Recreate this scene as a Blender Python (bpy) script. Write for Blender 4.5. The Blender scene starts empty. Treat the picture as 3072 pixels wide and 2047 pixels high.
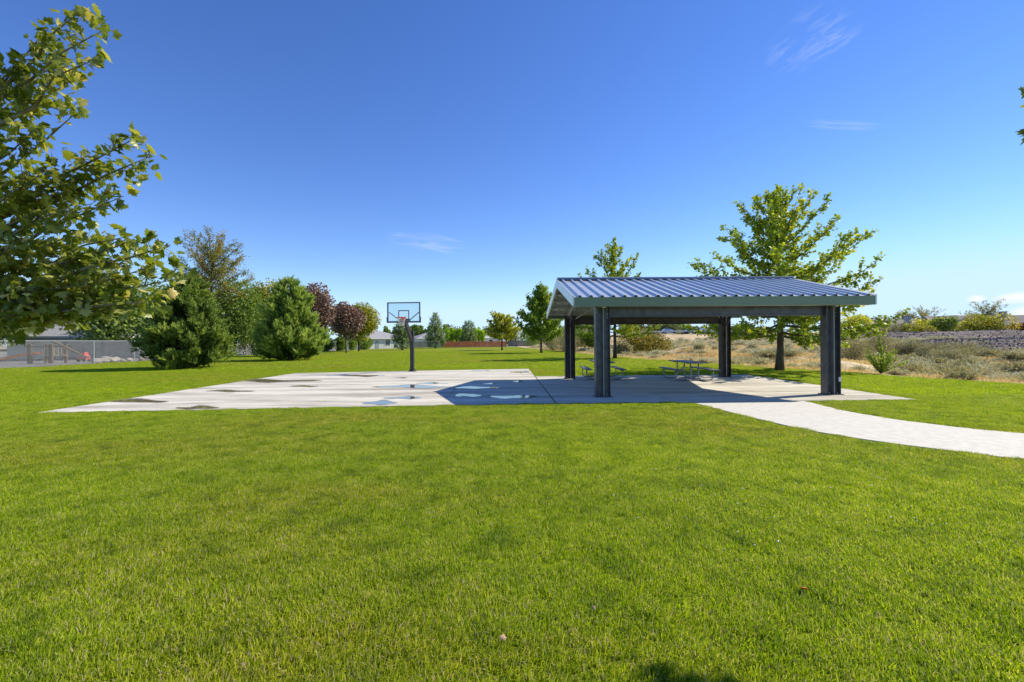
import bpy, math, random
import numpy as np
from mathutils import Vector, Matrix

# ------------------------------------------------------------------ camera, sky, sun, exposure
scene = bpy.context.scene
col = scene.collection
CAM_H = 1.7
F = 16.0 / 36.0 * 3072.0
ROLL = math.radians(0.45)
RIGHT = np.array([math.cos(ROLL), 0, -math.sin(ROLL)])
UP = np.array([math.sin(ROLL), 0, math.cos(ROLL)])
FWD = np.array([0.0, 1.0, 0.0])
cam_d = bpy.data.cameras.new('camera')
cam_d.lens = 16.0; cam_d.sensor_width = 36.0
cam_d.clip_start = 0.05; cam_d.clip_end = 9000
cam = bpy.data.objects.new('camera', cam_d); col.objects.link(cam)
cam.matrix_world = Matrix(((RIGHT[0], UP[0], 0, 0), (RIGHT[1], UP[1], -1, 0), (RIGHT[2], UP[2], 0, CAM_H), (0, 0, 0, 1)))
scene.camera = cam

SUN_EL = math.radians(41.0)
SUN_AZ = math.radians(70.7)          # from +Y towards +X
world = bpy.data.worlds.new('World'); scene.world = world; world.use_nodes = True
wn = world.node_tree; wn.nodes.clear()
w_out = wn.nodes.new('ShaderNodeOutputWorld'); w_bg = wn.nodes.new('ShaderNodeBackground')
sky = wn.nodes.new('ShaderNodeTexSky'); sky.sky_type = 'NISHITA'; sky.sun_disc = False
sky.sun_elevation = SUN_EL; sky.sun_rotation = SUN_AZ
sky.altitude = 3000; sky.air_density = 1.2; sky.dust_density = 0.0; sky.ozone_density = 2.0
w_hs = wn.nodes.new('ShaderNodeHueSaturation'); w_hs.inputs['Hue'].default_value = 0.515; w_hs.inputs['Saturation'].default_value = 1.25
wn.links.new(sky.outputs[0], w_hs.inputs['Color'])
w_bg.inputs['Strength'].default_value = 0.112
# thin cirrus: noise streaks in the sky, by direction
tc = wn.nodes.new('ShaderNodeTexCoord')
def wmath(op, a, b=None, clamp=False):
    n = wn.nodes.new('ShaderNodeMath'); n.operation = op; n.use_clamp = clamp
    for i, v in enumerate((a, b)):
        if v is None: continue
        if isinstance(v, (int, float)): n.inputs[i].default_value = v
        else: wn.links.new(v, n.inputs[i])
    return n.outputs[0]
def cirrus(direction, along, half_len, half_wid, scale, thr, gain, seed):
    # an elongated wisp centred on a direction of the sky
    d = Vector(direction).normalized(); a = Vector(along); a = (a - d * a.dot(d)).normalized(); b = d.cross(a)
    def dot(v):
        n = wn.nodes.new('ShaderNodeVectorMath'); n.operation = 'DOT_PRODUCT'
        wn.links.new(tc.outputs['Generated'], n.inputs[0]); n.inputs[1].default_value = v
        return n.outputs['Value']
    u = wmath('DIVIDE', dot(a), half_len); v = wmath('DIVIDE', dot(b), half_wid)
    comb = wn.nodes.new('ShaderNodeCombineXYZ')
    wn.links.new(u, comb.inputs[0]); wn.links.new(v, comb.inputs[1]); comb.inputs[2].default_value = seed
    nz = wn.nodes.new('ShaderNodeTexNoise'); nz.inputs['Scale'].default_value = scale
    nz.inputs['Detail'].default_value = 6; nz.inputs['Distortion'].default_value = 0.8
    mp = wn.nodes.new('ShaderNodeMapping'); mp.inputs['Scale'].default_value = (0.8, 1.8, 1)
    wn.links.new(comb.outputs[0], mp.inputs[0]); wn.links.new(mp.outputs[0], nz.inputs['Vector'])
    r2 = wmath('ADD', wmath('MULTIPLY', u, u), wmath('MULTIPLY', v, v))
    fall = wmath('SUBTRACT', 1.0, r2, True)
    front = wmath('GREATER_THAN', dot(d), 0.0)
    m = wmath('MULTIPLY', wmath('SUBTRACT', nz.outputs['Fac'], thr, True), gain, True)
    return wmath('MULTIPLY', wmath('MULTIPLY', m, fall), front)
def pxdir(px, py):
    return RIGHT * ((px - 1536) / F) + UP * ((1023.5 - py) / F) + FWD
def wisp(p0, p1, wid, scale, thr, gain, seed):
    a, b = pxdir(*p0), pxdir(*p1)
    a /= np.linalg.norm(a); b /= np.linalg.norm(b)
    return cirrus((a + b) / 2, b - a, float(np.linalg.norm(b - a)) / 2, wid, scale, thr, gain, seed)
ws = [wisp((2290, 210), (2570, 20), 0.045, 2.2, 0.47, 0.75, 1.3), wisp((2380, 190), (2600, 70), 0.018, 2.0, 0.42, 0.8, 7.1),
      wisp((2400, 368), (2660, 382), 0.010, 1.6, 0.40, 0.7, 3.3), wisp((1150, 712), (1420, 745), 0.022, 1.8, 0.42, 1.0, 5.2),
      wisp((2895, 898), (2965, 894), 0.006, 1.0, 0.25, 4.0, 9.4), wisp((2970, 900), (3150, 886), 0.010, 1.0, 0.25, 4.0, 2.2),
      wisp((3010, 945), (3200, 930), 0.013, 1.2, 0.28, 4.0, 4.8), wisp((2780, 960), (2960, 955), 0.008, 1.2, 0.3, 2.5, 6.1)]
acc = ws[0]
for x in ws[1:]: acc = wmath('MAXIMUM', acc, x)
w_mix = wn.nodes.new('ShaderNodeMixRGB'); w_mix.inputs[2].default_value = (4.9, 5.0, 5.3, 1)
w_sep = wn.nodes.new('ShaderNodeSeparateColor'); w_cmb = wn.nodes.new('ShaderNodeCombineColor'); wn.links.new(w_hs.outputs[0], w_sep.inputs[0])
for i_, top_ in enumerate((3.3, 4.5, 5.6)):      # the sky near the horizon levels off instead of clipping
    n_ = wn.nodes.new('ShaderNodeMath'); n_.operation = 'SMOOTH_MIN'; wn.links.new(w_sep.outputs[i_], n_.inputs[0]); n_.inputs[1].default_value = top_; n_.inputs[2].default_value = 2.0
    wn.links.new(n_.outputs[0], w_cmb.inputs[i_])
wn.links.new(acc, w_mix.inputs[0]); wn.links.new(w_cmb.outputs[0], w_mix.inputs[1])
wn.links.new(w_mix.outputs[0], w_bg.inputs[0]); wn.links.new(w_bg.outputs[0], w_out.inputs[0])

sun_d = bpy.data.lights.new('sun', 'SUN'); sun_d.energy = 3.6; sun_d.angle = math.radians(0.5); sun_d.color = (1.0, 0.92, 0.76)
sun = bpy.data.objects.new('sun', sun_d); col.objects.link(sun)
sv = Vector((math.sin(SUN_AZ) * math.cos(SUN_EL), math.cos(SUN_AZ) * math.cos(SUN_EL), math.sin(SUN_EL)))
sun.rotation_euler = sv.to_track_quat('Z', 'Y').to_euler(); sun.location = (20, 10, 30)
scene.view_settings.view_transform = 'Standard'; scene.view_settings.look = 'None'
scene.view_settings.exposure = 0.88; scene.view_settings.gamma = 1.0; scene.view_settings.use_curve_mapping = False
scene.render.engine = 'CYCLES'
scene.cycles.max_bounces = 9; scene.cycles.diffuse_bounces = 6; scene.cycles.glossy_bounces = 3
scene.cycles.transmission_bounces = 8; scene.cycles.sample_clamp_indirect = 4.0; scene.cycles.transparent_max_bounces = 8; scene.cycles.caustics_reflective = False
scene.cycles.caustics_refractive = False
scene.cycles.use_denoising = True

# ------------------------------------------------------------------ helpers
R = math.radians
def gp(px, py, z=0.0):
    """point of the level z that lies along a ray of the photograph"""
    d = pxdir(px, py); t = (z - CAM_H) / d[2]
    return np.array([d[0] * t, d[1] * t, z])
def pt(px, py, Y):
    d = pxdir(px, py)
    return np.array([d[0] * Y, Y, CAM_H + d[2] * Y])
def mesh_np(name, V, Fc, mat=None, rnd=None, smooth=False):
    V = np.asarray(V, dtype=np.float32)
    fl = [np.asarray(f, dtype=np.int32) for f in (Fc if isinstance(Fc, list) else [Fc]) if len(f)]
    me = bpy.data.meshes.new(name)
    me.vertices.add(len(V)); me.vertices.foreach_set('co', V.ravel())
    tot = np.concatenate([np.full(len(f), f.shape[1], dtype=np.int32) for f in fl])
    li = np.concatenate([f.ravel() for f in fl])
    me.loops.add(len(li)); me.loops.foreach_set('vertex_index', li)
    me.polygons.add(len(tot))
    st = np.zeros(len(tot), dtype=np.int32); st[1:] = np.cumsum(tot)[:-1]
    me.polygons.foreach_set('loop_start', st); me.polygons.foreach_set('loop_total', tot)
    if smooth: me.polygons.foreach_set('use_smooth', np.ones(len(tot), dtype=bool))
    if rnd is not None:
        at = me.attributes.new('rnd', 'FLOAT', 'POINT'); at.data.foreach_set('value', np.asarray(rnd, dtype=np.float32))
    me.update(calc_edges=True)
    if mat: me.materials.append(mat)
    return me
class MB:
    """collects simple solids into one mesh"""
    def __init__(s): s.v = []; s.f = []
    def add(s, vs, fs):
        o = len(s.v); s.v += [tuple(float(c) for c in v) for v in vs]; s.f += [tuple(i + o for i in f) for f in fs]; return s
    def box(s, c, d, rot=None):
        x, y, z = (q / 2 for q in d)
        vs = [(-x, -y, -z), (x, -y, -z), (x, y, -z), (-x, y, -z), (-x, -y, z), (x, -y, z), (x, y, z), (-x, y, z)]
        if rot is not None: vs = [tuple(rot @ Vector(v)) for v in vs]
        return s.add([(v[0] + c[0], v[1] + c[1], v[2] + c[2]) for v in vs],
                     [(0, 3, 2, 1), (4, 5, 6, 7), (0, 1, 5, 4), (1, 2, 6, 5), (2, 3, 7, 6), (3, 0, 4, 7)])
    def bar(s, a, b, w, h, up=(0, 0, 1)):
        a, b = Vector(a), Vector(b); d = (b - a); L = d.length; d.normalize(); u = Vector(up)
        if abs(d.dot(u)) > 0.99: u = Vector((0, 1, 0))
        x = u.cross(d).normalized(); z = d.cross(x)
        rot = Matrix((x, d, z)).transposed()
        return s.box((a + b) / 2, (w, L, h), rot)
    def prism(s, poly, z0, z1):
        n = len(poly)
        vs = [(p[0], p[1], z0) for p in poly] + [(p[0], p[1], z1) for p in poly]
        return s.add(vs, [tuple(range(n - 1, -1, -1)), tuple(range(n, 2 * n))] + [(i, (i + 1) % n, n + (i + 1) % n, n + i) for i in range(n)])
    def tube(s, pts, r, n=8, cap=True):
        pts = [Vector(p) for p in pts]; m = len(pts); rr = r if hasattr(r, '__len__') else [r] * m
        t0 = (pts[1] - pts[0]).normalized(); u = t0.orthogonal().normalized(); o = len(s.v); vs = []
        for i, p in enumerate(pts):
            t = (pts[min(i + 1, m - 1)] - pts[max(i - 1, 0)]).normalized()
            u = (u - t * u.dot(t)).normalized(); w = t.cross(u)
            for k in range(n):
                a = 2 * math.pi * k / n
                vs.append(p + (u * math.cos(a) + w * math.sin(a)) * rr[i])
        fs = [(i * n + k, i * n + (k + 1) % n, (i + 1) * n + (k + 1) % n, (i + 1) * n + k) for i in range(m - 1) for k in range(n)]
        if cap: fs += [tuple(range(n - 1, -1, -1)), tuple((m - 1) * n + k for k in range(n))]
        return s.add(vs, fs)
    def mesh(s, name, mat, smooth=False):
        me = bpy.data.meshes.new(name); me.from_pydata(s.v, [], s.f); me.materials.append(mat)
        if smooth: me.polygons.foreach_set('use_smooth', [True] * len(me.polygons))
        me.update(); return me
    def build(s, name, mat, parent=None, smooth=False):
        return obj(name, s.mesh(name, mat, smooth), parent)
def obj(name, me, parent=None, loc=None):
    o = bpy.data.objects.new(name, me); col.objects.link(o)
    if parent is not None: o.parent = parent
    if loc is not None: o.location = loc
    return o
def tag(o, label=None, cat=None, group=None, kind=None):
    if label: o['label'] = label
    if cat: o['category'] = cat
    if group: o['group'] = group
    if kind: o['kind'] = kind
    return o
def thing(name, label, cat, loc=(0, 0, 0), rz=0.0, group=None):
    o = bpy.data.objects.new(name, None); col.objects.link(o); o.empty_display_size = 0.2
    o.location = tuple(float(c) for c in loc); o.rotation_euler = (0, 0, rz)
    return tag(o, label, cat, group)
def copy_tree(o, parent=None):
    c = o.copy(); col.objects.link(c); c.parent = parent
    for ch in list(o.children): copy_tree(ch, c)
    return c

# ------------------------------------------------------------------ materials
def new_mat(name):
    m = bpy.data.materials.new(name); m.use_nodes = True; nt = m.node_tree
    return m, nt, nt.nodes['Principled BSDF']
def N(nt, t, **kw):
    n = nt.nodes.new(t)
    for k, v in kw.items():
        if k in n.inputs: n.inputs[k].default_value = v
        else: setattr(n, k, v)
    return n
def ramp(nt, fac, stops):
    r = nt.nodes.new('ShaderNodeValToRGB'); e = r.color_ramp.elements
    while len(e) < len(stops): e.new(0.5)
    for i, (p, c) in enumerate(stops): e[i].position = p; e[i].color = (*c, 1)
    nt.links.new(fac, r.inputs[0]); return r.outputs[0]
def wpos(nt, scale=(1, 1, 1), obj_space=False):
    if obj_space: s = nt.nodes.new('ShaderNodeTexCoord').outputs['Object']
    else: s = nt.nodes.new('ShaderNodeNewGeometry').outputs['Position']
    mp = nt.nodes.new('ShaderNodeMapping'); mp.inputs['Scale'].default_value = scale
    nt.links.new(s, mp.inputs[0]); return mp.outputs[0]
def noise(nt, vec, scale, detail=4, rough=0.55):
    n = N(nt, 'ShaderNodeTexNoise', Scale=scale, Detail=detail, Roughness=rough); nt.links.new(vec, n.inputs['Vector']); return n.outputs['Fac']
def bump(nt, bsdf, h, strength, dist):
    b = N(nt, 'ShaderNodeBump', Strength=strength, Distance=dist); nt.links.new(h, b.inputs['Height']); nt.links.new(b.outputs[0], bsdf.inputs['Normal'])
def plain(name, c, rough=0.6, metal=0.0, var=0.12, scale=3.0, bmp=0.0, spec=0.4, osp=False):
    m, nt, b = new_mat(name)
    f = noise(nt, wpos(nt, obj_space=osp), scale, 5)
    lo = tuple(x * (1 - var) for x in c); hi = tuple(min(1, x * (1 + var)) for x in c)
    nt.links.new(ramp(nt, f, [(0.3, lo), (0.7, hi)]), b.inputs['Base Color'])
    b.inputs['Roughness'].default_value = rough; b.inputs['Metallic'].default_value = metal; b.inputs['Specular IOR Level'].default_value = spec
    if bmp: bump(nt, b, noise(nt, wpos(nt, obj_space=osp), scale * 6, 4), bmp, 0.02)
    return m
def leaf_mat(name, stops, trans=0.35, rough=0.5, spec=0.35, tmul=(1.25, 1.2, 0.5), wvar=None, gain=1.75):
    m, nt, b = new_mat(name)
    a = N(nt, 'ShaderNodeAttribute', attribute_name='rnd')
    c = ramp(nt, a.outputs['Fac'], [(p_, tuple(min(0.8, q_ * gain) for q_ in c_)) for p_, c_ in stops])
    if wvar:
        f = noise(nt, wpos(nt), wvar[0], 3)
        mx = N(nt, 'ShaderNodeMixRGB'); mx.blend_type = 'MIX'
        fr = N(nt, 'ShaderNodeMapRange'); fr.inputs[1].default_value = wvar[2]; fr.inputs[2].default_value = wvar[2] + 0.2
        nt.links.new(f, fr.inputs[0]); nt.links.new(fr.outputs[0], mx.inputs[0]); nt.links.new(c, mx.inputs[1]); mx.inputs[2].default_value = (*wvar[1], 1)
        c = mx.outputs[0]
    nt.links.new(c, b.inputs['Base Color']); b.inputs['Roughness'].default_value = rough; b.inputs['Specular IOR Level'].default_value = spec
    t = nt.nodes.new('ShaderNodeBsdfTranslucent')
    mu = N(nt, 'ShaderNodeMixRGB'); mu.blend_type = 'MULTIPLY'; mu.inputs[0].default_value = 1; mu.inputs[2].default_value = (*tmul, 1)
    nt.links.new(c, mu.inputs[1]); nt.links.new(mu.outputs[0], t.inputs['Color'])
    mix = nt.nodes.new('ShaderNodeMixShader'); mix.inputs[0].default_value = trans
    nt.links.new(b.outputs[0], mix.inputs[1]); nt.links.new(t.outputs[0], mix.inputs[2])
    nt.links.new(mix.outputs[0], nt.nodes['Material Output'].inputs['Surface'])
    return m
M = {}
def mk_concrete():
    m, nt, b = new_mat('concrete')
    f1 = noise(nt, wpos(nt, (0.10, 0.75, 1)), 1.6, 6, 0.62)
    f2 = noise(nt, wpos(nt, (0.4, 2.2, 1)), 3.0, 5, 0.6)
    f3 = noise(nt, wpos(nt), 60, 3)
    c1 = ramp(nt, f1, [(0.36, (0.38, 0.34, 0.265)), (0.46, (0.52, 0.48, 0.39)), (0.58, (0.67, 0.625, 0.515))])
    c2 = ramp(nt, f2, [(0.34, (0.70, 0.69, 0.67)), (0.52, (1, 1, 1))])
    mx = N(nt, 'ShaderNodeMixRGB'); mx.blend_type = 'MULTIPLY'; mx.inputs[0].default_value = 0.8
    nt.links.new(c1, mx.inputs[1]); nt.links.new(c2, mx.inputs[2])
    c3 = ramp(nt, f3, [(0.3, (0.9, 0.9, 0.9)), (0.7, (1.05, 1.05, 1.05))])
    m2 = N(nt, 'ShaderNodeMixRGB'); m2.blend_type = 'MULTIPLY'; m2.inputs[0].default_value = 1
    nt.links.new(mx.outputs[0], m2.inputs[1]); nt.links.new(c3, m2.inputs[2])
    nt.links.new(m2.outputs[0], b.inputs['Base Color']); b.inputs['Roughness'].default_value = 0.85
    bump(nt, b, f3, 0.3, 0.004); return m
M['concrete'] = mk_concrete()
M['path'] = plain('path_concrete', (0.58, 0.55, 0.475), 0.85, var=0.12, scale=7.0, bmp=0.25)
M['joint'] = plain('joint', (0.10, 0.095, 0.085), 0.95)
def mk_puddle(name, c):
    m, nt, b = new_mat(name)
    at = N(nt, 'ShaderNodeAttribute', attribute_name='rnd'); f = noise(nt, wpos(nt, (0.6, 1.5, 1)), 3.2, 6, 0.65)
    def mth(op, x, y):
        n = nt.nodes.new('ShaderNodeMath'); n.operation = op
        for i, v in enumerate((x, y)):
            if isinstance(v, (int, float)): n.inputs[i].default_value = v
            else: nt.links.new(v, n.inputs[i])
        return n.outputs[0]
    wet = mth('ADD', at.outputs['Fac'], mth('MULTIPLY', mth('SUBTRACT', f, 0.5), 0.9))
    def rng_(lo_, hi_):
        n = nt.nodes.new('ShaderNodeMapRange'); n.interpolation_type = 'SMOOTHSTEP'; n.inputs[1].default_value = lo_; n.inputs[2].default_value = hi_; nt.links.new(wet, n.inputs[0]); return n.outputs[0]
    b.inputs['Base Color'].default_value = (*c, 1); b.inputs['Roughness'].default_value = 0.015; b.inputs['IOR'].default_value = 1.36; b.inputs['Specular IOR Level'].default_value = 0.62
    damp = N(nt, 'ShaderNodeBsdfPrincipled', Roughness=0.55); damp.inputs['Base Color'].default_value = (0.235, 0.205, 0.165, 1)
    tr = nt.nodes.new('ShaderNodeBsdfTransparent'); m1, m2 = nt.nodes.new('ShaderNodeMixShader'), nt.nodes.new('ShaderNodeMixShader')
    nt.links.new(rng_(0.48, 0.62), m1.inputs[0]); nt.links.new(damp.outputs[0], m1.inputs[1]); nt.links.new(b.outputs[0], m1.inputs[2])
    nt.links.new(rng_(0.12, 0.50), m2.inputs[0]); nt.links.new(tr.outputs[0], m2.inputs[1]); nt.links.new(m1.outputs[0], m2.inputs[2])
    nt.links.new(m2.outputs[0], nt.nodes['Material Output'].inputs['Surface']); return m
M['water'] = mk_puddle('rain_water', (0.12, 0.115, 0.10)); M['brown_reflect'] = mk_puddle('brown_reflecting_water', (0.22, 0.175, 0.11))  # the brown one has the mirrored trees put into its base colour
def mk_lawn():
    m, nt, b = new_mat('lawn')
    big = noise(nt, wpos(nt, (0.5, 1, 1)), 0.22, 4); mid = noise(nt, wpos(nt, (0.5, 1.4, 1)), 1.4, 4); fine = noise(nt, wpos(nt, (1, 1, 1)), 22, 4, 0.7)
    c1 = ramp(nt, big, [(0.34, (0.245, 0.245, 0.020)), (0.5, (0.200, 0.260, 0.008)), (0.66, (0.225, 0.290, 0.006))])
    c2 = ramp(nt, mid, [(0.3, (0.80, 0.82, 0.8)), (0.7, (1.12, 1.1, 1.0))]); c3 = ramp(nt, fine, [(0.3, (0.6, 0.62, 0.6)), (0.7, (1.25, 1.22, 1.2))])
    for cc in (c2, c3):
        mx = N(nt, 'ShaderNodeMixRGB'); mx.blend_type = 'MULTIPLY'; mx.inputs[0].default_value = 1
        nt.links.new(c1, mx.inputs[1]); nt.links.new(cc, mx.inputs[2]); c1 = mx.outputs[0]
    nt.links.new(c1, b.inputs['Base Color']); b.inputs['Roughness'].default_value = 0.9; b.inputs['Specular IOR Level'].default_value = 0.1
    bump(nt, b, fine, 0.8, 0.05); return m
M['lawn'] = mk_lawn()
def mk_blade():
    m, nt, b = new_mat('grass_blade')
    a = N(nt, 'ShaderNodeAttribute', attribute_name='rnd')
    c = ramp(nt, a.outputs['Fac'], [(0.0, (0.095, 0.175, 0.004)), (0.45, (0.300, 0.415, 0.008)), (0.82, (0.480, 0.550, 0.028)), (0.93, (0.42, 0.42, 0.12)), (1.0, (0.52, 0.44, 0.22))])
    big = noise(nt, wpos(nt, (0.5, 1, 1)), 0.22, 4); mid = noise(nt, wpos(nt), 2.2, 6, 0.72)
    c1 = ramp(nt, big, [(0.34, (1.12, 0.93, 1.5)), (0.5, (0.95, 0.97, 1.0)), (0.66, (1.08, 1.08, 0.8))])
    c2 = ramp(nt, mid, [(0.30, (0.50, 0.60, 0.8)), (0.5, (1, 1, 1)), (0.70, (1.30, 1.15, 2.2))])
    for cc in (c1, c2):
        mx = N(nt, 'ShaderNodeMixRGB'); mx.blend_type = 'MULTIPLY'; mx.inputs[0].default_value = 1
        nt.links.new(c, mx.inputs[1]); nt.links.new(cc, mx.inputs[2]); c = mx.outputs[0]
    nt.links.new(c, b.inputs['Base Color']); b.inputs['Roughness'].default_value = 0.5; b.inputs['Specular IOR Level'].default_value = 0.08
    gN = nt.nodes.new('ShaderNodeNewGeometry'); va = nt.nodes.new('ShaderNodeVectorMath'); va.operation = 'ADD'; va.inputs[1].default_value = (0, 0, 0.9)
    vn = nt.nodes.new('ShaderNodeVectorMath'); vn.operation = 'NORMALIZE'      # blades share some of the sward's upward facing
    nt.links.new(gN.outputs['Normal'], va.inputs[0]); nt.links.new(va.outputs[0], vn.inputs[0]); nt.links.new(vn.outputs[0], b.inputs['Normal'])
    t = nt.nodes.new('ShaderNodeBsdfTranslucent')
    mu = N(nt, 'ShaderNodeMixRGB'); mu.blend_type = 'MULTIPLY'; mu.inputs[0].default_value = 1; mu.inputs[2].default_value = (1.4, 1.4, 0.6, 1)
    nt.links.new(c, mu.inputs[1]); nt.links.new(mu.outputs[0], t.inputs['Color'])
    mix = nt.nodes.new('ShaderNodeMixShader'); mix.inputs[0].default_value = 0.5
    nt.links.new(b.outputs[0], mix.inputs[1]); nt.links.new(t.outputs[0], mix.inputs[2])
    nt.links.new(mix.outputs[0], nt.nodes['Material Output'].inputs['Surface']); return m
M['blade'] = mk_blade()
def mk_dry():
    m, nt, b = new_mat('dry_hillside')
    f1 = noise(nt, wpos(nt), 0.16, 5, 0.6); f2 = noise(nt, wpos(nt), 2.2, 6, 0.65)
    c1 = ramp(nt, f1, [(0.36, (0.54, 0.42, 0.26)), (0.5, (0.66, 0.50, 0.29)), (0.62, (0.72, 0.57, 0.35))])
    c2 = ramp(nt, f2, [(0.3, (0.55, 0.55, 0.56)), (0.55, (1, 1, 1)), (0.75, (1.2, 1.15, 1.1))])
    mx = N(nt, 'ShaderNodeMixRGB'); mx.blend_type = 'MULTIPLY'; mx.inputs[0].default_value = 1
    nt.links.new(c1, mx.inputs[1]); nt.links.new(c2, mx.inputs[2]); nt.links.new(mx.outputs[0], b.inputs['Base Color'])
    b.inputs['Roughness'].default_value = 0.95; b.inputs['Specular IOR Level'].default_value = 0.1; bump(nt, b, f2, 0.5, 0.25); return m
M['dry'] = mk_dry()
M['ground'] = plain('far_ground', (0.25, 0.22, 0.13), 0.95, var=0.3, scale=0.05)
M['yard'] = plain('yard_gravel', (0.17, 0.16, 0.15), 0.95, var=0.35, scale=1.5, bmp=0.4)
def mk_rockground():
    m, nt, b = new_mat('basalt_rubble')
    v = N(nt, 'ShaderNodeTexVoronoi', Scale=5.5); nt.links.new(wpos(nt), v.inputs['Vector'])
    f = noise(nt, wpos(nt), 0.5, 5)
    c = ramp(nt, v.outputs['Color'], [(0.1, (0.07, 0.057, 0.054)), (0.6, (0.19, 0.16, 0.15)), (1.0, (0.34, 0.29, 0.265))])
    c2 = ramp(nt, f, [(0.35, (0.7, 0.7, 0.72)), (0.65, (1.3, 1.2, 1.1))])
    mx = N(nt, 'ShaderNodeMixRGB'); mx.blend_type = 'MULTIPLY'; mx.inputs[0].default_value = 1
    nt.links.new(c, mx.inputs[1]); nt.links.new(c2, mx.inputs[2]); nt.links.new(mx.outputs[0], b.inputs['Base Color'])
    b.inputs['Roughness'].default_value = 0.9; bump(nt, b, v.outputs['Distance'], 1.0, 0.3); return m
M['rubble'] = mk_rockground()
M['stone'] = plain('basalt_stone', (0.19, 0.16, 0.15), 0.9, var=0.5, scale=0.9, bmp=0.4)
M['pale_stone'] = plain('pale_stone', (0.36, 0.32, 0.27), 0.9, var=0.25, scale=2, bmp=0.4)
M['galv'] = plain('galvanised_sheet', (0.66, 0.69, 0.68), 0.34, 0.55, var=0.05, scale=1.2)
M['fascia'] = plain('sage_green_trim', (0.20, 0.265, 0.175), 0.35, 0.15, var=0.06, scale=1.2)  # eave trim in one sage green base colour
M['galv_in'] = plain('galvanised_purlin', (0.60, 0.60, 0.57), 0.45, 0.55, var=0.06, scale=2)
M['ridge'] = plain('ridge_metal', (0.26, 0.28, 0.31), 0.35, 0.6, var=0.05)
M['steel'] = plain('dark_steel', (0.12, 0.12, 0.135), 0.40, 0.45, var=0.3, scale=5, bmp=0.08)
M['rusty'] = plain('rust_streaked_steel', (0.075, 0.062, 0.056), 0.55, 0.3, var=0.45, scale=6, bmp=0.08)
M['edge'] = plain('highlit_plate', (0.34, 0.335, 0.33), 0.4, 0.5, var=0.15, scale=4)  # paler than the posts: light caught by the stem edge is in the colour
M['bolt'] = plain('bolt_zinc', (0.65, 0.65, 0.65), 0.35, 0.8)
M['white'] = plain('white_paint', (0.78, 0.78, 0.76), 0.5, var=0.03)
M['plank'] = plain('grey_plank', (0.17, 0.16, 0.185), 0.5, var=0.2, scale=8, bmp=0.1)
M['tube'] = plain('galvanised_tube', (0.30, 0.30, 0.295), 0.42, 0.7, var=0.12)
M['hoop_post'] = plain('charcoal_powder_coat', (0.045, 0.043, 0.048), 0.45, 0.2, var=0.2)
M['board_frame'] = plain('board_frame', (0.14, 0.155, 0.18), 0.4, 0.4, var=0.1)
M['pad'] = plain('board_padding', (0.06, 0.065, 0.085), 0.6)
M['orange'] = plain('orange_rim', (0.62, 0.10, 0.03), 0.45, var=0.08)
M['net'] = plain('white_net', (0.72, 0.70, 0.64), 0.8, var=0.05)
def mk_glass():
    m, nt, b = new_mat('acrylic_board')
    b.inputs['Base Color'].default_value = (0.80, 0.92, 0.97, 1); b.inputs['Roughness'].default_value = 0.03
    b.inputs['IOR'].default_value = 1.45
    t = N(nt, 'ShaderNodeBsdfTransparent'); t.inputs[0].default_value = (0.86, 0.94, 0.97, 1)
    mix = nt.nodes.new('ShaderNodeMixShader')
    f = ramp(nt, noise(nt, wpos(nt), 9, 5, 0.7), [(0.5, (0.10, 0.10, 0.10)), (0.72, (0.20, 0.20, 0.20))])
    nt.links.new(f, mix.inputs[0]); nt.links.new(t.outputs[0], mix.inputs[1]); nt.links.new(b.outputs[0], mix.inputs[2])
    nt.links.new(mix.outputs[0], nt.nodes['Material Output'].inputs['Surface']); return m
M['glass'] = mk_glass()
def mk_bark(name, c, s=7):
    m, nt, b = new_mat(name)
    f = noise(nt, wpos(nt, (1, 1, 0.25), True), s, 6, 0.65)
    nt.links.new(ramp(nt, f, [(0.35, tuple(x * 0.45 for x in c)), (0.65, tuple(x * 1.25 for x in c))]), b.inputs['Base Color'])
    b.inputs['Roughness'].default_value = 0.9; bump(nt, b, f, 0.8, 0.04); return m
M['bark'] = mk_bark('bark', (0.14, 0.105, 0.075)); M['bark_pale'] = mk_bark('pale_bark', (0.26, 0.22, 0.16)); M['bark_dark'] = mk_bark('dark_bark', (0.07, 0.055, 0.045))
G3 = lambda d, m, l: [(0.0, d), (0.5, m), (1.0, l)]
M['l_oak'] = leaf_mat('oak_leaves', G3((0.050, 0.085, 0.008), (0.125, 0.165, 0.012), (0.26, 0.25, 0.022)), 0.38, gain=2.6)
M['l_gum'] = leaf_mat('sweetgum_leaves', G3((0.035, 0.075, 0.010), (0.090, 0.140, 0.016), (0.20, 0.22, 0.03)), 0.36, gain=2.5)
M['l_locust_y'] = leaf_mat('yellowing_leaves', G3((0.07, 0.085, 0.012), (0.16, 0.165, 0.02), (0.28, 0.25, 0.035)), 0.4, gain=3.0)
M['l_locust'] = leaf_mat('feathery_leaves', [(0, (0.045, 0.055, 0.010)), (0.55, (0.095, 0.100, 0.022)), (0.8, (0.13, 0.085, 0.035)), (1, (0.22, 0.12, 0.03))], 0.35, gain=3.2)
M['l_purple'] = leaf_mat('purple_leaves', G3((0.034, 0.023, 0.019), (0.080, 0.056, 0.044), (0.15, 0.105, 0.070)), 0.2, tmul=(1.3, 0.8, 0.7), gain=2.8)
M['l_maple_y'] = leaf_mat('green_gold_leaves', G3((0.05, 0.075, 0.008), (0.14, 0.15, 0.014), (0.27, 0.21, 0.025)), 0.36, gain=2.2)
M['l_green'] = leaf_mat('green_leaves', G3((0.028, 0.05, 0.010), (0.068, 0.105, 0.02), (0.13, 0.16, 0.04)), 0.3, gain=2.8)
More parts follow.
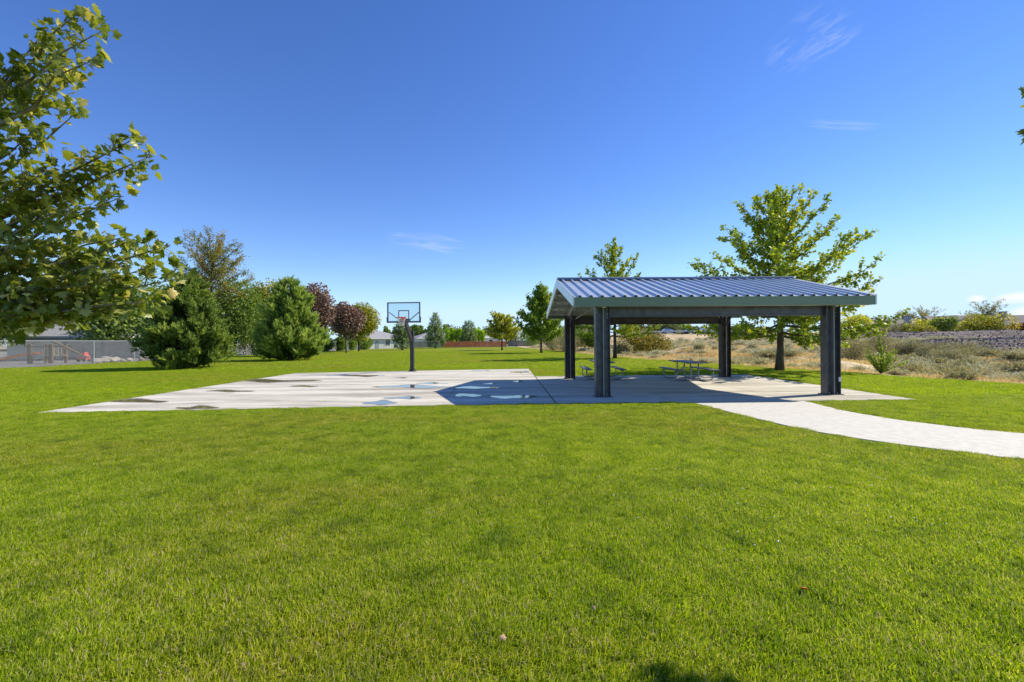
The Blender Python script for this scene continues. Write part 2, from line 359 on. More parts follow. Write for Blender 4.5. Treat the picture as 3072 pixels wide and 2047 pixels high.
M['l_bush'] = leaf_mat('glossy_bush_leaves', G3((0.05, 0.08, 0.015), (0.12, 0.165, 0.035), (0.24, 0.26, 0.09)), 0.25, gain=2.5)
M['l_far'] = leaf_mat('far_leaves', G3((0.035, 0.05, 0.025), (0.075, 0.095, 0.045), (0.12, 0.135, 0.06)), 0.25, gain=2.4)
M['l_arb'] = leaf_mat('arborvitae_sprays', G3((0.035, 0.065, 0.006), (0.10, 0.155, 0.010), (0.19, 0.25, 0.02)), 0.25, gain=4.2)
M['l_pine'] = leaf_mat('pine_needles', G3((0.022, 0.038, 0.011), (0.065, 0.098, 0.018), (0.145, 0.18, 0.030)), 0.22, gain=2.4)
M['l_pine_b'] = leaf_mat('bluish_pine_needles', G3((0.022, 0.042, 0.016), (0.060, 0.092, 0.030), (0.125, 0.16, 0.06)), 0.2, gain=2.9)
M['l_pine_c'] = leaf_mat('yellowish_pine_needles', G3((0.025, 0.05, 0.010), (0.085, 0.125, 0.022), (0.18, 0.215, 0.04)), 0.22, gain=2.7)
M['l_syc'] = leaf_mat('sycamore_leaves', [(0, (0.040, 0.058, 0.008)), (0.4, (0.080, 0.102, 0.012)), (0.7, (0.130, 0.140, 0.022)), (0.9, (0.28, 0.255, 0.10)), (1, (0.30, 0.18, 0.06))], 0.45, 0.36, 0.55, gain=2.5)
M['l_sage'] = leaf_mat('sage_leaves', G3((0.125, 0.115, 0.068), (0.20, 0.185, 0.115), (0.30, 0.275, 0.185)), 0.15, 0.8, 0.08, tmul=(1, 1, 0.8), gain=3.1)
M['l_sageg'] = leaf_mat('green_scrub_leaves', G3((0.085, 0.080, 0.040), (0.150, 0.138, 0.072), (0.23, 0.21, 0.12)), 0.15, 0.8, 0.08, tmul=(1, 1, 0.7), gain=3.0)
M['l_yellow'] = leaf_mat('yellow_scrub', G3((0.10, 0.10, 0.01), (0.23, 0.20, 0.02), (0.36, 0.28, 0.03)), 0.25, gain=1.25)
M['l_straw'] = leaf_mat('straw', G3((0.26, 0.18, 0.08), (0.44, 0.32, 0.15), (0.60, 0.46, 0.24)), 0.3, tmul=(1.1, 1, 0.8), gain=1.8)
M['l_red'] = leaf_mat('red_leaves', G3((0.05, 0.014, 0.014), (0.14, 0.04, 0.03), (0.26, 0.11, 0.04)), 0.25, tmul=(1.2, 0.8, 0.6))
M['redwood'] = plain('red_fence_stain', (0.74, 0.20, 0.085), 0.75, var=0.3, scale=1.2)
M['tan_wood'] = plain('tan_timber', (0.36, 0.26, 0.16), 0.8, var=0.2)
M['brown_wood'] = plain('brown_timber', (0.085, 0.052, 0.035), 0.8, var=0.25)
M['grey_wood'] = plain('grey_fence_boards', (0.20, 0.195, 0.195), 0.85, var=0.2, scale=1.0)
M['siding'] = plain('white_siding', (0.72, 0.72, 0.70), 0.6, var=0.03)
M['siding_b'] = plain('blue_grey_siding', (0.34, 0.37, 0.42), 0.65, var=0.06)
M['siding_t'] = plain('taupe_siding', (0.30, 0.265, 0.24), 0.7, var=0.06)
M['shingle'] = plain('grey_shingles', (0.30, 0.30, 0.31), 0.9, var=0.15, scale=2.5, bmp=0.2)
M['shingle_d'] = plain('brown_shingles', (0.22, 0.195, 0.18), 0.9, var=0.15, scale=2.5, bmp=0.2)
M['window'] = plain('window_glass', (0.03, 0.035, 0.045), 0.05, var=0.1, spec=0.8)
M['wire'] = plain('chain_wire', (0.50, 0.51, 0.50), 0.45, 0.6, var=0.08)
M['slide'] = plain('orange_plastic', (0.62, 0.20, 0.06), 0.45, var=0.08)
M['pink'] = plain('red_plastic', (0.55, 0.06, 0.09), 0.4, var=0.05)
M['asphalt'] = plain('asphalt', (0.06, 0.06, 0.062), 0.9, var=0.2)
M['car_w'] = plain('white_car_paint', (0.75, 0.76, 0.78), 0.25, var=0.02, spec=0.6)
M['car_d'] = plain('dark_car_paint', (0.05, 0.055, 0.075), 0.25, var=0.02, spec=0.6)
M['rubber'] = plain('rubber', (0.03, 0.03, 0.03), 0.8)

# ------------------------------------------------------------------ lawn, hillside, ground
EDGE = np.array([(-60, 34), (-20, 26.3), (0, 22.3), (16.6, 18.7), (19.3, 17.6), (23, 16.4), (30.3, 14.9), (37.5, 12.7), (45, 10.6), (63, 9.0), (80, 7.0), (105, 4.0), (131, 2.0), (140, 1.5), (900, 1.5)])
def edge_x(y): return np.interp(y, EDGE[:, 0], EDGE[:, 1])
def edge_s(y):
    return (edge_x(y - 3) + edge_x(y - 1.5) + edge_x(y) + edge_x(y + 1.5) + edge_x(y + 3)) / 5 + 0.25 * np.sin(y * 0.9) + 0.12 * np.sin(y * 2.3)
def sstep(x): x = np.clip(x, 0, 1); return x * x * (3 - 2 * x)
rs = np.random.RandomState(5)
_ph = [(rs.uniform(0, 6.28), rs.uniform(0, 6.28), rs.uniform(0, 6.28)) for _ in range(24)]
def fbm(x, y, base, n=4):
    h = 0; a = 1.0; f = base
    for i in range(n):
        p = _ph[i]; q = _ph[i + 6]; r = _ph[i + 12]
        h = h + a * (np.sin(x * f + p[0] + 1.3 * np.sin(y * f * 0.7 + q[0])) * np.sin(y * f * 0.9 + p[1] + 1.1 * np.sin(x * f * 0.8 + r[0])))
        a *= 0.5; f *= 2.1
    return h
def hill_z(x, y):
    d = x - edge_s(y)
    far = np.clip((y - 25) / 65, 0, 1)
    z = -0.75 * sstep(d / 6) + sstep((d - 4) / 55) * (0.55 + 2.1 * far) + sstep((d - 60) / 200) * 1.2
    n = 0.22 * fbm(x, y, 0.35) + 0.42 * fbm(x + 31, y - 12, 0.11, 3)
    z = z + n * sstep((d - 1.0) / 9) * (1 - 0.5 * sstep((d - 60) / 80))
    # spoil bank with bare straw slope by the lawn
    for (cx, cy, sx, sy, h) in ((20.8, 29.5, 2.6, 3.4, 0.95), (17.5, 46, 3.0, 6, 1.1), (24, 41, 4, 5, 0.7)):
        z = z + h * np.exp(-((x - cx) / sx) ** 2 - ((y - cy) / sy) ** 2) * sstep(d / 2)
    return z
ys = np.concatenate([np.arange(-30, 75, 0.6), np.arange(75, 180, 2.0), np.arange(180, 700, 20)])
ds = np.concatenate([np.arange(0, 40, 0.55), np.arange(40, 120, 2.0), np.arange(120, 900, 25)])
YY, DD = np.meshgrid(ys, ds, indexing='ij'); XX = edge_s(YY) + DD; ZZ = hill_z(XX, YY)
ny, nd = YY.shape; idx = np.arange(ny * nd).reshape(ny, nd)
quads = np.stack([idx[:-1, :-1], idx[:-1, 1:], idx[1:, 1:], idx[1:, :-1]], -1).reshape(-1, 4)
hill = obj('hillside', mesh_np('hillside', np.stack([XX, YY, ZZ], -1).reshape(-1, 3), quads, M['dry'], smooth=True)); tag(hill, kind='structure')
LAWN_L = -36.6
yl = np.concatenate([np.arange(-30, 134, 1.0)])
us = np.linspace(0, 1, 24)
VX = np.array([[LAWN_L + (float(edge_s(y)) - LAWN_L) * u for u in us] for y in yl]); VY = np.repeat(yl[:, None], 24, 1)
idx = np.arange(VX.size).reshape(VX.shape)
quads = np.stack([idx[:-1, :-1], idx[:-1, 1:], idx[1:, 1:], idx[1:, :-1]], -1).reshape(-1, 4)
lawn = obj('lawn', mesh_np('lawn', np.stack([VX, VY, np.zeros_like(VX)], -1).reshape(-1, 3), quads, M['lawn'])); tag(lawn, kind='structure')
yard = MB().add([(-120, -30, -0.03), (LAWN_L, -30, -0.03), (LAWN_L, 180, -0.03), (-120, 180, -0.03)], [(0, 1, 2, 3)]).build('yard_ground', M['yard']); tag(yard, kind='structure')
gnd = MB().add([(-4000, -3000, -0.9), (4000, -3000, -0.9), (4000, 6000, -0.9), (-4000, 6000, -0.9)], [(0, 1, 2, 3)]).build('ground', M['ground']); tag(gnd, kind='structure')
back = MB().add([(LAWN_L, 132.9, -0.02), (1.7, 132.9, -0.02), (1.7, 400, -0.02), (-300, 400, -0.02), (-300, 179.9, -0.02), (LAWN_L, 179.9, -0.02)], [(0, 1, 2, 3, 4, 5)]).build('gardens', M['ground']); tag(back, kind='structure')

# ------------------------------------------------------------------ concrete
TOP = 0.02
def bil(q, u, v):
    a, b, c, d = q
    return (a * (1 - u) + b * u) * (1 - v) + (d * (1 - u) + c * u) * v
CA, CB, CC, CD = gp(106, 1241)[:2], gp(1667, 1212)[:2], gp(1587, 1107.5)[:2], gp(884, 1121)[:2]
def slabs(parent, quad, us_, vs_, mat, gap=0.010):
    W = np.linalg.norm(quad[1] - quad[0]); H = np.linalg.norm(quad[3] - quad[0]); k = 0
    for i in range(len(us_) - 1):
        for j in range(len(vs_) - 1):
            u0, u1, v0, v1 = us_[i] + gap / W, us_[i + 1] - gap / W, vs_[j] + gap / H, vs_[j + 1] - gap / H
            poly = [bil(quad, u, v) for u, v in ((u0, v0), (u1, v0), (u1, v1), (u0, v1))]
            MB().prism(poly, -0.05, TOP).build('concrete_slab', mat, parent); k += 1
court = MB().prism([CA, CB, CC, CD], -0.09, 0.004).build('court', M['joint']); tag(court, kind='structure')
slabs(court, [CA, CB, CC, CD], [0, 0.385, 0.76, 1], [0, 0.5, 1], M['concrete'])
PA, PB, PC, PD = np.array([1.19, 12.19]), np.array([11.05, 12.42]), np.array([11.15, 21.65]), np.array([1.09, 21.6])
pad = MB().prism([PA, PB, PC, PD], -0.088, 0.0045).build('pavilion_slab', M['joint']); tag(pad, kind='structure')
slabs(pad, [PA, PB, PC, PD], [0, 0.33, 0.66, 1], [0, 0.5, 1], M['concrete'])
lo = [gp(*p)[:2] for p in ((2075, 1209), (2122, 1221), (2246, 1253), (2415, 1292), (2611, 1325), (2872, 1358), (3072, 1383))]
hi = [gp(*p)[:2] for p in ((2420, 1205.5), (2440, 1212), (2546, 1238), (2690, 1262), (2872, 1285), (3072, 1304), (3180, 1313))]
def resample(pl, n):
    pl = np.array(pl); s = np.r_[0, np.cumsum(np.linalg.norm(np.diff(pl, axis=0), axis=1))]
    t = np.linspace(0, s[-1], n); return np.stack([np.interp(t, s, pl[:, 0]), np.interp(t, s, pl[:, 1])], 1)
lo[0][1] = 12.19; hi[0][1] = 12.30
e_lo = lo + [lo[-1] + (lo[-1] - lo[-2]) * k * 1.0 + np.array([0.5 * k * k, 0.02 * k * k]) for k in range(1, 8)]
e_hi = hi + [hi[-1] + (hi[-1] - hi[-2]) * k * 1.5 + np.array([0.35 * k * k, 0.02 * k * k]) for k in range(1, 8)]
PL, PH = resample(e_lo, 61), resample(e_hi, 61)
PL[0][1] = 12.17; PH[0][1] = 12.31
path = MB()
pvs = [(p[0], p[1], 0.003) for p in PL] + [(p[0], p[1], 0.003) for p in PH]
path.add(pvs, [(i, i + 1, 62 + i, 61 + i) for i in range(60)])
path = path.build('path', M['joint']); tag(path, kind='structure')
cuts = [0, 12, 24, 36, 48, 60]
for a, b in zip(cuts[:-1], cuts[1:]):
    lo_ = [PL[i] for i in range(a, b + 1)]; hi_ = [PH[i] for i in range(b, a - 1, -1)]
    lo_[0] = lo_[0] + (lo_[1] - lo_[0]) * 0.06; hi_[-1] = hi_[-1] + (hi_[-2] - hi_[-1]) * 0.06
    mb = MB(); m_ = len(lo_); hr = hi_[::-1]
    vs = [(p[0], p[1], TOP) for p in lo_] + [(p[0], p[1], TOP) for p in hr] + [(p[0], p[1], -0.05) for p in lo_] + [(p[0], p[1], -0.05) for p in hr]
    fs = [(i, i + 1, m_ + i + 1, m_ + i) for i in range(m_ - 1)] + [(2 * m_ + i, 2 * m_ + i + 1, i + 1, i) for i in range(m_ - 1)] + [(m_ + i, m_ + i + 1, 3 * m_ + i + 1, 3 * m_ + i) for i in range(m_ - 1)]
    fs += [(0, m_, 3 * m_, 2 * m_), (m_ - 1, 3 * m_ - 1, 4 * m_ - 1, 2 * m_ - 1)]
    mb.add(vs, fs).build('concrete_slab', M['path'], path)

# rain water lying on the court
PUD = [(719, 957, 1134, 1150, 'brown_reflect'), (871, 954, 1155, 1163, 'brown_reflect'), (296, 499, 1194, 1214, 'brown_reflect'), (530, 654, 1214, 1233, 'brown_reflect'), (1022, 1149, 1122.5, 1132, 'brown_reflect'),
       (1181, 1222, 1131, 1137, 'brown_reflect'), (1124, 1358, 1155, 1166, 'water'), (1252, 1341, 1147, 1153, 'water'), (1152, 1261, 1189, 1199, 'water'), (1091, 1188, 1201, 1217, 'water'),
       (1366, 1496, 1158, 1169, 'water'), (1366, 1444, 1178, 1195, 'water'), (1472, 1612, 1182, 1198, 'water'), (1449, 1486, 1149, 1154, 'water'), (1532, 1575, 1141, 1147, 'water'),
       (1530, 1588, 1112.5, 1121, 'brown_reflect'), (620, 760, 1168, 1179, 'brown_reflect'), (1412, 1470, 1110.5, 1114, 'brown_reflect')]
rp = random.Random(3)
for (x0, x1, y0, y1, k) in PUD:
    cx, cy, rx, ry = (x0 + x1) / 2, (y0 + y1) / 2, (x1 - x0) / 2, (y1 - y0) / 2 * (0.7 if k == 'brown_reflect' else 1.0)
    ph = [rp.uniform(0, 6.28) for _ in range(5)]; poly = []
    nn_ = 30; sh = rp.uniform(-0.35, 0.35); V_, W_ = [], []; lev = ((-1.75, 0.0), (-1.15, 0.42), (-0.6, 0.9), (0.0, 1.0), (0.6, 0.9), (1.15, 0.42), (1.75, 0.0))
    for i in range(nn_ + 1):
        u = -1.15 + 2.3 * i / nn_; w = max(0.0, 1 - abs(u / 1.15 - sh * (1 - abs(u / 1.15)))) ** 0.7; c_ = 0.22 * math.sin(2.3 * u + ph[0]) * (1 - u * u / 1.4)
        wu = (0.62 + 0.20 * math.sin(5 * u + ph[1])) * w + 0.04; wd = (0.62 + 0.22 * math.sin(4 * u + ph[3])) * w + 0.04
        for v, wt_ in lev:
            g_ = gp(cx + rx * u, cy + ry * (c_ + v * (wu if v > 0 else wd)), TOP + 0.003); V_.append(g_); W_.append(wt_ * min(1, 4 * (1.15 - abs(u))))
    Q_ = [(i * 7 + j, i * 7 + j + 1, (i + 1) * 7 + j + 1, (i + 1) * 7 + j) for i in range(nn_) for j in range(6)]
    me_ = mesh_np('puddle', np.array(V_), np.array(Q_)[:, ::-1], M[k], np.array(W_)); o = obj('puddle', me_); tag(o, kind='structure')

# ------------------------------------------------------------------ pavilion
pav = thing('picnic_pavilion', 'open steel picnic pavilion with ribbed silver gable roof on four dark posts', 'pavilion', (6.08, 16.93, TOP), R(1.2))
AX, AY = 3.46, 3.27; EX = 4.37; EY = 3.80; ZE, ZR = 2.92, 3.90
slope = math.atan2(ZR - ZE, EY); SL = math.hypot(EY, ZR - ZE)
POST_TOP = 2.74
def ibeam_v(mb, x, y, z0, z1):
    """cruciform built-up column: plates facing +-x, web, central stems"""
    h = z1 - z0; zc = (z0 + z1) / 2
    mb.box((x - 0.206, y, zc), (0.018, 0.27, h)); mb.box((x + 0.206, y, zc), (0.018, 0.27, h)); mb.box((x, y, zc), (0.393, 0.016, h))
for sx in (-1, 1):
    for sy in (-1, 1):
        c = MB(); ibeam_v(c, sx * AX, sy * AY, 0.022, POST_TOP)
        post = c.build('post', M['steel'] if sy < 0 else M['rusty'], pav)
        for d in (-1, 1):
            MB().box((sx * AX + 0.012, sy * AY + d * 0.0745, (POST_TOP + 0.022) / 2), (0.022, 0.131, POST_TOP - 0.03)).build('stem_plate', M['edge'], post)
        MB().box((sx * AX, sy * AY, 0.011), (0.52, 0.40, 0.02)).build('base_plate', M['steel'], post)
        bm = MB().tube([(0, 0, 0), (0, -0.016, 0)], 0.017, 6).mesh('bolt', M['bolt'])
        for (bx, bz) in ((-0.09, 2.66), (0.06, 2.66), (0.13, 2.66), (0.16, 2.60), (0.16, 2.46), (0.16, 2.36), (-0.16, 2.60), (-0.16, 2.52)):
            obj('bolt', bm, post, (sx * AX + bx, sy * AY - 0.008, bz))
        for (bx) in (-0.12, 0.12):
            obj('anchor_bolt', bm, post, (sx * AX + bx, sy * AY - 0.10, 0.045)).rotation_euler = (R(-90), 0, 0)
outlet = MB().box((AX + 0.17, -AY - 0.151, 0.46), (0.07, 0.03, 0.13)).build('outlet_box', M['white'], pav)
def hbeam(name, a, b, h, w, mat, parent):
    """horizontal I-beam from a to b (top of beam on the line)"""
    a, b = Vector(a), Vector(b); mb = MB()
    mb.bar(a - Vector((0, 0, h / 2)), b - Vector((0, 0, h / 2)), 0.03, h - 0.036)
    mb.bar(a - Vector((0, 0, 0.009)), b - Vector((0, 0, 0.009)), w, 0.018); mb.bar(a - Vector((0, 0, h - 0.009)), b - Vector((0, 0, h - 0.009)), w, 0.018)
    return mb.build(name, mat, parent)
for sy in (-1, 1):
    hbeam('header_beam', (-AX + 0.218, sy * AY, 2.665), (AX - 0.218, sy * AY, 2.665), 0.29, 0.15, M['steel'] if sy < 0 else M['rusty'], pav)
for sx in (-1, 1):
    for sy in (-1, 1):
        # rafters on the frames, from the post to the ridge
        y0, y1 = sy * (AY + 0.30), sy * 0.03
        zz = lambda y: ZR - (ZR - ZE) * abs(y) / EY - 0.20
        MB().bar((sx * AX, y0, zz(y0) - 0.08), (sx * AX, y1, zz(y1) - 0.08), 0.11, 0.155).build('rafter', M['galv_in'], pav)
        MB().bar((sx * AX, sy * AY - sy * 0.16, 2.30), (sx * AX, sy * (AY - 0.95), zz(AY - 0.95) - 0.17), 0.05, 0.05).build('knee_brace', M['steel'], pav)
        MB().box((sx * AX, sy * AY, POST_TOP - 0.055), (0.30, 0.30, 0.025)).build('cap_plate', M['steel'], pav)
        MB().bar((sx * (AX - 0.21), sy * (AY - 0.03), 2.60), (sx * (AX - 1.0), sy * (AY - 1.0), zz(AY - 1.0) + 0.02), 0.035, 0.035).build('wind_brace', M['galv_in'], pav)
# roof sheets: ribbed panels side by side, shared mesh for each slope
NP = 9; PW = 2 * EX / NP; RP = PW / 3
def panel_mesh(sy):
    prof = []
    for k in range(3):
        x0 = k * RP
        prof += [(x0, 0), (x0 + RP / 2 - 0.062, 0), (x0 + RP / 2 - 0.026, 0.056), (x0 + RP / 2 + 0.026, 0.056), (x0 + RP / 2 + 0.062, 0)]
        if True:
            pass
    prof.append((PW - 0.001, 0)); n = len(prof); vs = []
    for (y, z) in ((sy * 0.02, ZR), (sy * EY, ZE)):
        nz = math.cos(slope); nyy = sy * math.sin(slope)
        for (x, h) in prof: vs.append((x, y + nyy * h, z + nz * h))
        for (x, h) in prof: vs.append((x, y + nyy * (h - 0.004), z + nz * (h - 0.004)))
    fs = []
    for i in range(n - 1):
        fs.append((i, i + 1, 2 * n + i + 1, 2 * n + i)); fs.append((n + i + 1, n + i, 3 * n + i, 3 * n + i + 1))
        fs.append((2 * n + i, 2 * n + i + 1, 3 * n + i + 1, 3 * n + i))
    if sy > 0: fs = [f[::-1] for f in fs]
    return MB().add(vs, fs).mesh('roof_panel', M['galv'])
for sy in (-1, 1):
    pm = panel_mesh(sy)
    for i in range(NP): obj('roof_panel', pm, pav, (-EX + i * PW, 0, 0))
# ridge cap
rc = MB()
for sy in (-1, 1):
    rc.add([(-EX - 0.02, 0, ZR + 0.12), (EX + 0.02, 0, ZR + 0.12), (EX + 0.02, sy * 0.13, ZR + 0.085), (-EX - 0.02, sy * 0.13, ZR + 0.085)], [(0, 1, 2, 3)])
    rc.add([(-EX - 0.02, sy * 0.13, ZR + 0.085), (EX + 0.02, sy * 0.13, ZR + 0.085), (EX + 0.02, sy * 0.15, ZR + 0.012), (-EX - 0.02, sy * 0.15, ZR + 0.012)], [(0, 1, 2, 3)])
for sx in (-1, 1):
    x = sx * (EX + 0.02)
    rc.add([(x, 0, ZR + 0.12), (x, 0.13, ZR + 0.085), (x, 0.15, ZR + 0.0), (x, -0.15, ZR + 0.0), (x, -0.13, ZR + 0.085)], [(0, 1, 2, 3, 4)])
rc.build('ridge_cap', M['ridge'], pav)
for sy in (-1, 1):
    f = MB().box((0, sy * (EY + 0.016), ZE - 0.135), (2 * EX + 0.06, 0.024, 0.262)).build('eave_fascia', M['fascia'], pav)
    MB().box((0, sy * (EY + 0.034), ZE - 0.035), (2 * EX + 0.062, 0.012, 0.05)).build('fascia_bead', M['fascia'], f)
    MB().box((0, sy * (EY + 0.034), ZE - 0.232), (2 * EX + 0.062, 0.012, 0.060)).build('fascia_bead', M['fascia'], f)
    MB().box((0, sy * (EY - 0.10), ZE - 0.262), (2 * EX - 0.1, 0.20, 0.012)).build('soffit_strip', M['galv_in'], f)
    for sx in (-1, 1):
        x = sx * (EX + 0.030)
        mb = MB(); a = (x, sy * (EY + 0.042), ZE + 0.03 - 0.28); 
        y0, y1 = 0.0, sy * (EY + 0.042)
        zt = lambda y: ZR + 0.05 - (ZR - ZE) * abs(y) / EY
        vs = [(x - 0.022, y0, zt(y0) - 0.30), (x - 0.022, y1, zt(y1) - 0.30), (x - 0.022, y1, zt(y1)), (x - 0.022, y0, zt(y0)),
              (x + 0.022, y0, zt(y0) - 0.30), (x + 0.022, y1, zt(y1) - 0.30), (x + 0.022, y1, zt(y1)), (x + 0.022, y0, zt(y0))]
        mb.add(vs, [(0, 1, 2, 3), (7, 6, 5, 4), (0, 4, 5, 1), (3, 2, 6, 7), (1, 5, 6, 2), (0, 3, 7, 4)]).build('rake_trim', M['galv'], pav)
    for k in range(5):
        y = sy * (0.25 + k * 0.83); z = ZR - (ZR - ZE) * abs(y) / EY - 0.09
        rot = Matrix.Rotation(-sy * slope, 3, 'X')
        MB().box((0, y, z), (2 * EX - 0.02, 0.06, 0.165), rot).build('purlin', M['galv_in'], pav)

# ------------------------------------------------------------------ picnic tables
def make_table(label, loc, rz):
    t = thing('picnic_table', label, 'picnic table', loc, rz, 'picnic tables under the pavilion')
    L = 2.35
    for i in range(3): MB().box(((i - 1) * 0.255, 0, 0.745), (0.245, L, 0.045)).build('top_plank', M['plank'], t)
    for s in (-1, 1):
        MB().box((s * 0.70, 0, 0.445), (0.27, L, 0.042)).build('bench_plank', M['plank'], t)
    for e in (-1, 1):
        y = e * 0.72
        for s in (-1, 1):
            p = [(s * 0.76, y, 0.424), (s * 0.76, y, 0.17)]
            for k in range(1, 7):
                a = k / 6 * math.pi / 2; p.append((s * (0.76 - 0.14 * (1 - math.cos(a))), y, 0.17 - 0.145 * math.sin(a)))
            for k in range(0, 7):
                a = k / 6 * math.pi / 2; p.append((s * (0.30 - 0.14 * math.sin(a)), y, 0.025 + 0.145 * (1 - math.cos(a))))
            p += [(s * 0.16, y, 0.722)]
            MB().tube(p, 0.024, 8).build('leg', M['tube'], t, True)
        MB().tube([(-0.34, y, 0.708), (0.34, y, 0.708)], 0.02, 6).build('top_rail', M['tube'], t)
        MB().tube([(0.0, y * 0.35, 0.71), (0, y, 0.30)], 0.015, 6).build('diagonal_brace', M['tube'], t)
        MB().tube([(-0.16, y, 0.30), (0.16, y, 0.30)], 0.018, 6).build('cross_tube', M['tube'], t)
    return t
make_table('grey plank picnic table with tube legs, partly hidden behind a front steel post', (3.98, 20.25, TOP), R(-2))
make_table('grey plank picnic table with tube legs, in clear view beside the rear pavilion post', (7.45, 19.35, TOP), R(1))

# ------------------------------------------------------------------ basketball hoop
hx, hy = gp(1237, 1115.5)[:2]
hp = thing('basketball_hoop', 'basketball hoop with clear backboard, orange rim and square charcoal post', 'basketball hoop', (hx, hy, TOP), R(-4))
post = MB().box((0, 0, 1.165), (0.20, 0.20, 2.29)).build('post', M['hoop_post'], hp)
MB().box((0, 0, 0.0125), (0.44, 0.40, 0.024)).build('base_plate', M['hoop_post'], post)
for a in (-1, 1):
    for b in (-1, 1):
        MB().tube([(a * 0.17, b * 0.15, 0.02), (a * 0.17, b * 0.15, 0.10)], 0.02, 6).build('anchor_bolt', M['bolt'], post)
    MB().add([(a * 0.10, 0.0, 0.024), (a * 0.20, 0.0, 0.024), (a * 0.10, 0.0, 0.20), (a * 0.10, 0.02, 0.024), (a * 0.20, 0.02, 0.024), (a * 0.10, 0.02, 0.20)],
             [(0, 1, 2), (5, 4, 3), (0, 3, 4, 1), (1, 4, 5, 2), (2, 5, 3, 0)]).build('gusset', M['hoop_post'], post)
BX, BY = -0.08, -1.25
arm = MB().bar((0, -0.11, 1.72), (BX * 0.9, BY + 0.16, 2.80), 0.15, 0.16).build('arm', M['hoop_post'], hp)
MB().bar((0, -0.11, 2.15), (BX * 0.9, BY + 0.16, 3.05), 0.05, 0.05).build('upper_arm', M['hoop_post'], hp)
MB().box((0, -0.115, 1.75), (0.24, 0.03, 0.34)).build('clamp_plate', M['hoop_post'], hp)
BW, Z0, Z1 = 1.83, 2.745, 3.83
bd = MB().box((BX, BY, (Z0 + Z1) / 2), (BW - 0.02, 0.014, Z1 - Z0 - 0.02)).build('backboard', M['glass'], hp)
fr = MB()
for (c, d) in (((BX, BY, Z1 - 0.03), (BW, 0.05, 0.06)), ((BX, BY, Z0 + 0.03), (BW, 0.05, 0.06))): fr.box(c, d)
for s in (-1, 1): fr.box((BX + s * (BW / 2 - 0.033), BY, (Z0 + Z1) / 2), (0.066, 0.05, Z1 - Z0 - 0.12))
fr.build('board_frame', M['board_frame'], bd)
tg = MB(); sqw, sq0, sq1 = 0.60, 2.90, 3.37
tg.box((BX, BY - 0.012, sq1), (sqw, 0.006, 0.05)); tg.box((BX, BY - 0.012, sq0), (sqw, 0.006, 0.05))
for s in (-1, 1): tg.box((BX + s * (sqw / 2 - 0.025), BY - 0.012, (sq0 + sq1) / 2), (0.05, 0.0058, sq1 - sq0 - 0.05))
tg.build('target_square', M['board_frame'], bd)
pdm = MB().box((BX, BY, Z0 - 0.012), (BW + 0.04, 0.08, 0.035))
for s in (-1, 1): pdm.box((BX + s * (BW / 2 + 0.012), BY, Z0 + 0.14), (0.03, 0.078, 0.30))
pdm.build('edge_padding', M['pad'], bd)
for s in (-1, 1):
    MB().bar((BX + s * 0.84, BY + 0.06, 3.30), (BX + s * 0.26, BY + 0.14, 2.84), 0.045, 0.04).build('board_brace', M['hoop_post'], hp)
MB().box((BX, BY + 0.10, 2.86), (0.66, 0.05, 0.16)).build('mounting_bracket', M['hoop_post'], hp)
rz_ = 2.985; rc_ = (BX, BY - 0.16 - 0.23, rz_)
rim = MB().tube([(rc_[0] + 0.23 * math.cos(a), rc_[1] + 0.23 * math.sin(a), rz_) for a in [2 * math.pi * k / 28 for k in range(29)]], 0.021, 8).build('rim', M['orange'], hp)
MB().box((BX, BY - 0.10, rz_ - 0.06), (0.14, 0.19, 0.16)).build('rim_bracket', M['orange'], rim)
for s in (-1, 1): MB().bar((BX + s * 0.06, BY - 0.12, rz_ - 0.11), (BX + s * 0.16, BY - 0.28, rz_ - 0.005), 0.02, 0.02).build('rim_strut', M['orange'], rim)
net = MB(); n_ = 14; rows = 6
def npnt(k, r_):
    rr = [0.225, 0.205, 0.18, 0.16, 0.145, 0.14, 0.15][r_]; a = 2 * math.pi * (k + 0.5 * (r_ % 2)) / n_
    return (rc_[0] + rr * math.cos(a), rc_[1] + rr * math.sin(a), rz_ - 0.012 - 0.072 * r_)
for r_ in range(rows):
    for k in range(n_):
        for dk in ((0, -1) if r_ % 2 == 0 else (0, 1)):
            net.tube([npnt(k, r_), npnt(k + dk, r_ + 1)], 0.0042, 4, False)
net.build('net', M['net'], hp)

# ------------------------------------------------------------------ vegetation builders
def unit(v): return v / np.maximum(np.linalg.norm(v, axis=-1, keepdims=True), 1e-9)
def frames(d, rng, upbias=0.8):
    """leaf axis d (y), normal biased upwards (z)"""
    d = unit(d); n = rng.normal(size=d.shape); n[:, 2] = np.abs(n[:, 2]) + upbias
    n = unit(n - d * np.sum(n * d, -1, keepdims=True)); x = np.cross(d, n)
    return np.stack([x, d, n], -1)
def place(Tv, Tf, pos, Rm, s):
    Tv = np.asarray(Tv, float); k = len(Tv); n = len(pos)
    V = pos[:, None, :] + np.einsum('nij,kj->nki', Rm, Tv) * s[:, None, None]
    Fc = (np.asarray(Tf)[None] + (np.arange(n) * k)[:, None, None]).reshape(-1, len(Tf[0]))
    return V.reshape(-1, 3), Fc, k
T_LEAF = ([(0, 0, 0), (0.42, 0.45, 0.10), (0, 1, -0.05), (-0.42, 0.45, 0.10)], [(0, 1, 2), (0, 2, 3)])
T_LOBE = ([(0, 0, 0), (0.50, 0.25, 0.06), (0.25, 0.55, 0.05), (0.45, 0.85, -0.03), (0, 1, -0.10), (-0.45, 0.85, -0.03), (-0.25, 0.55, 0.05), (-0.50, 0.25, 0.06)],
          [(0, 1, 2), (0, 2, 6), (0, 6, 7), (2, 3, 4), (2, 4, 6), (6, 4, 5)])
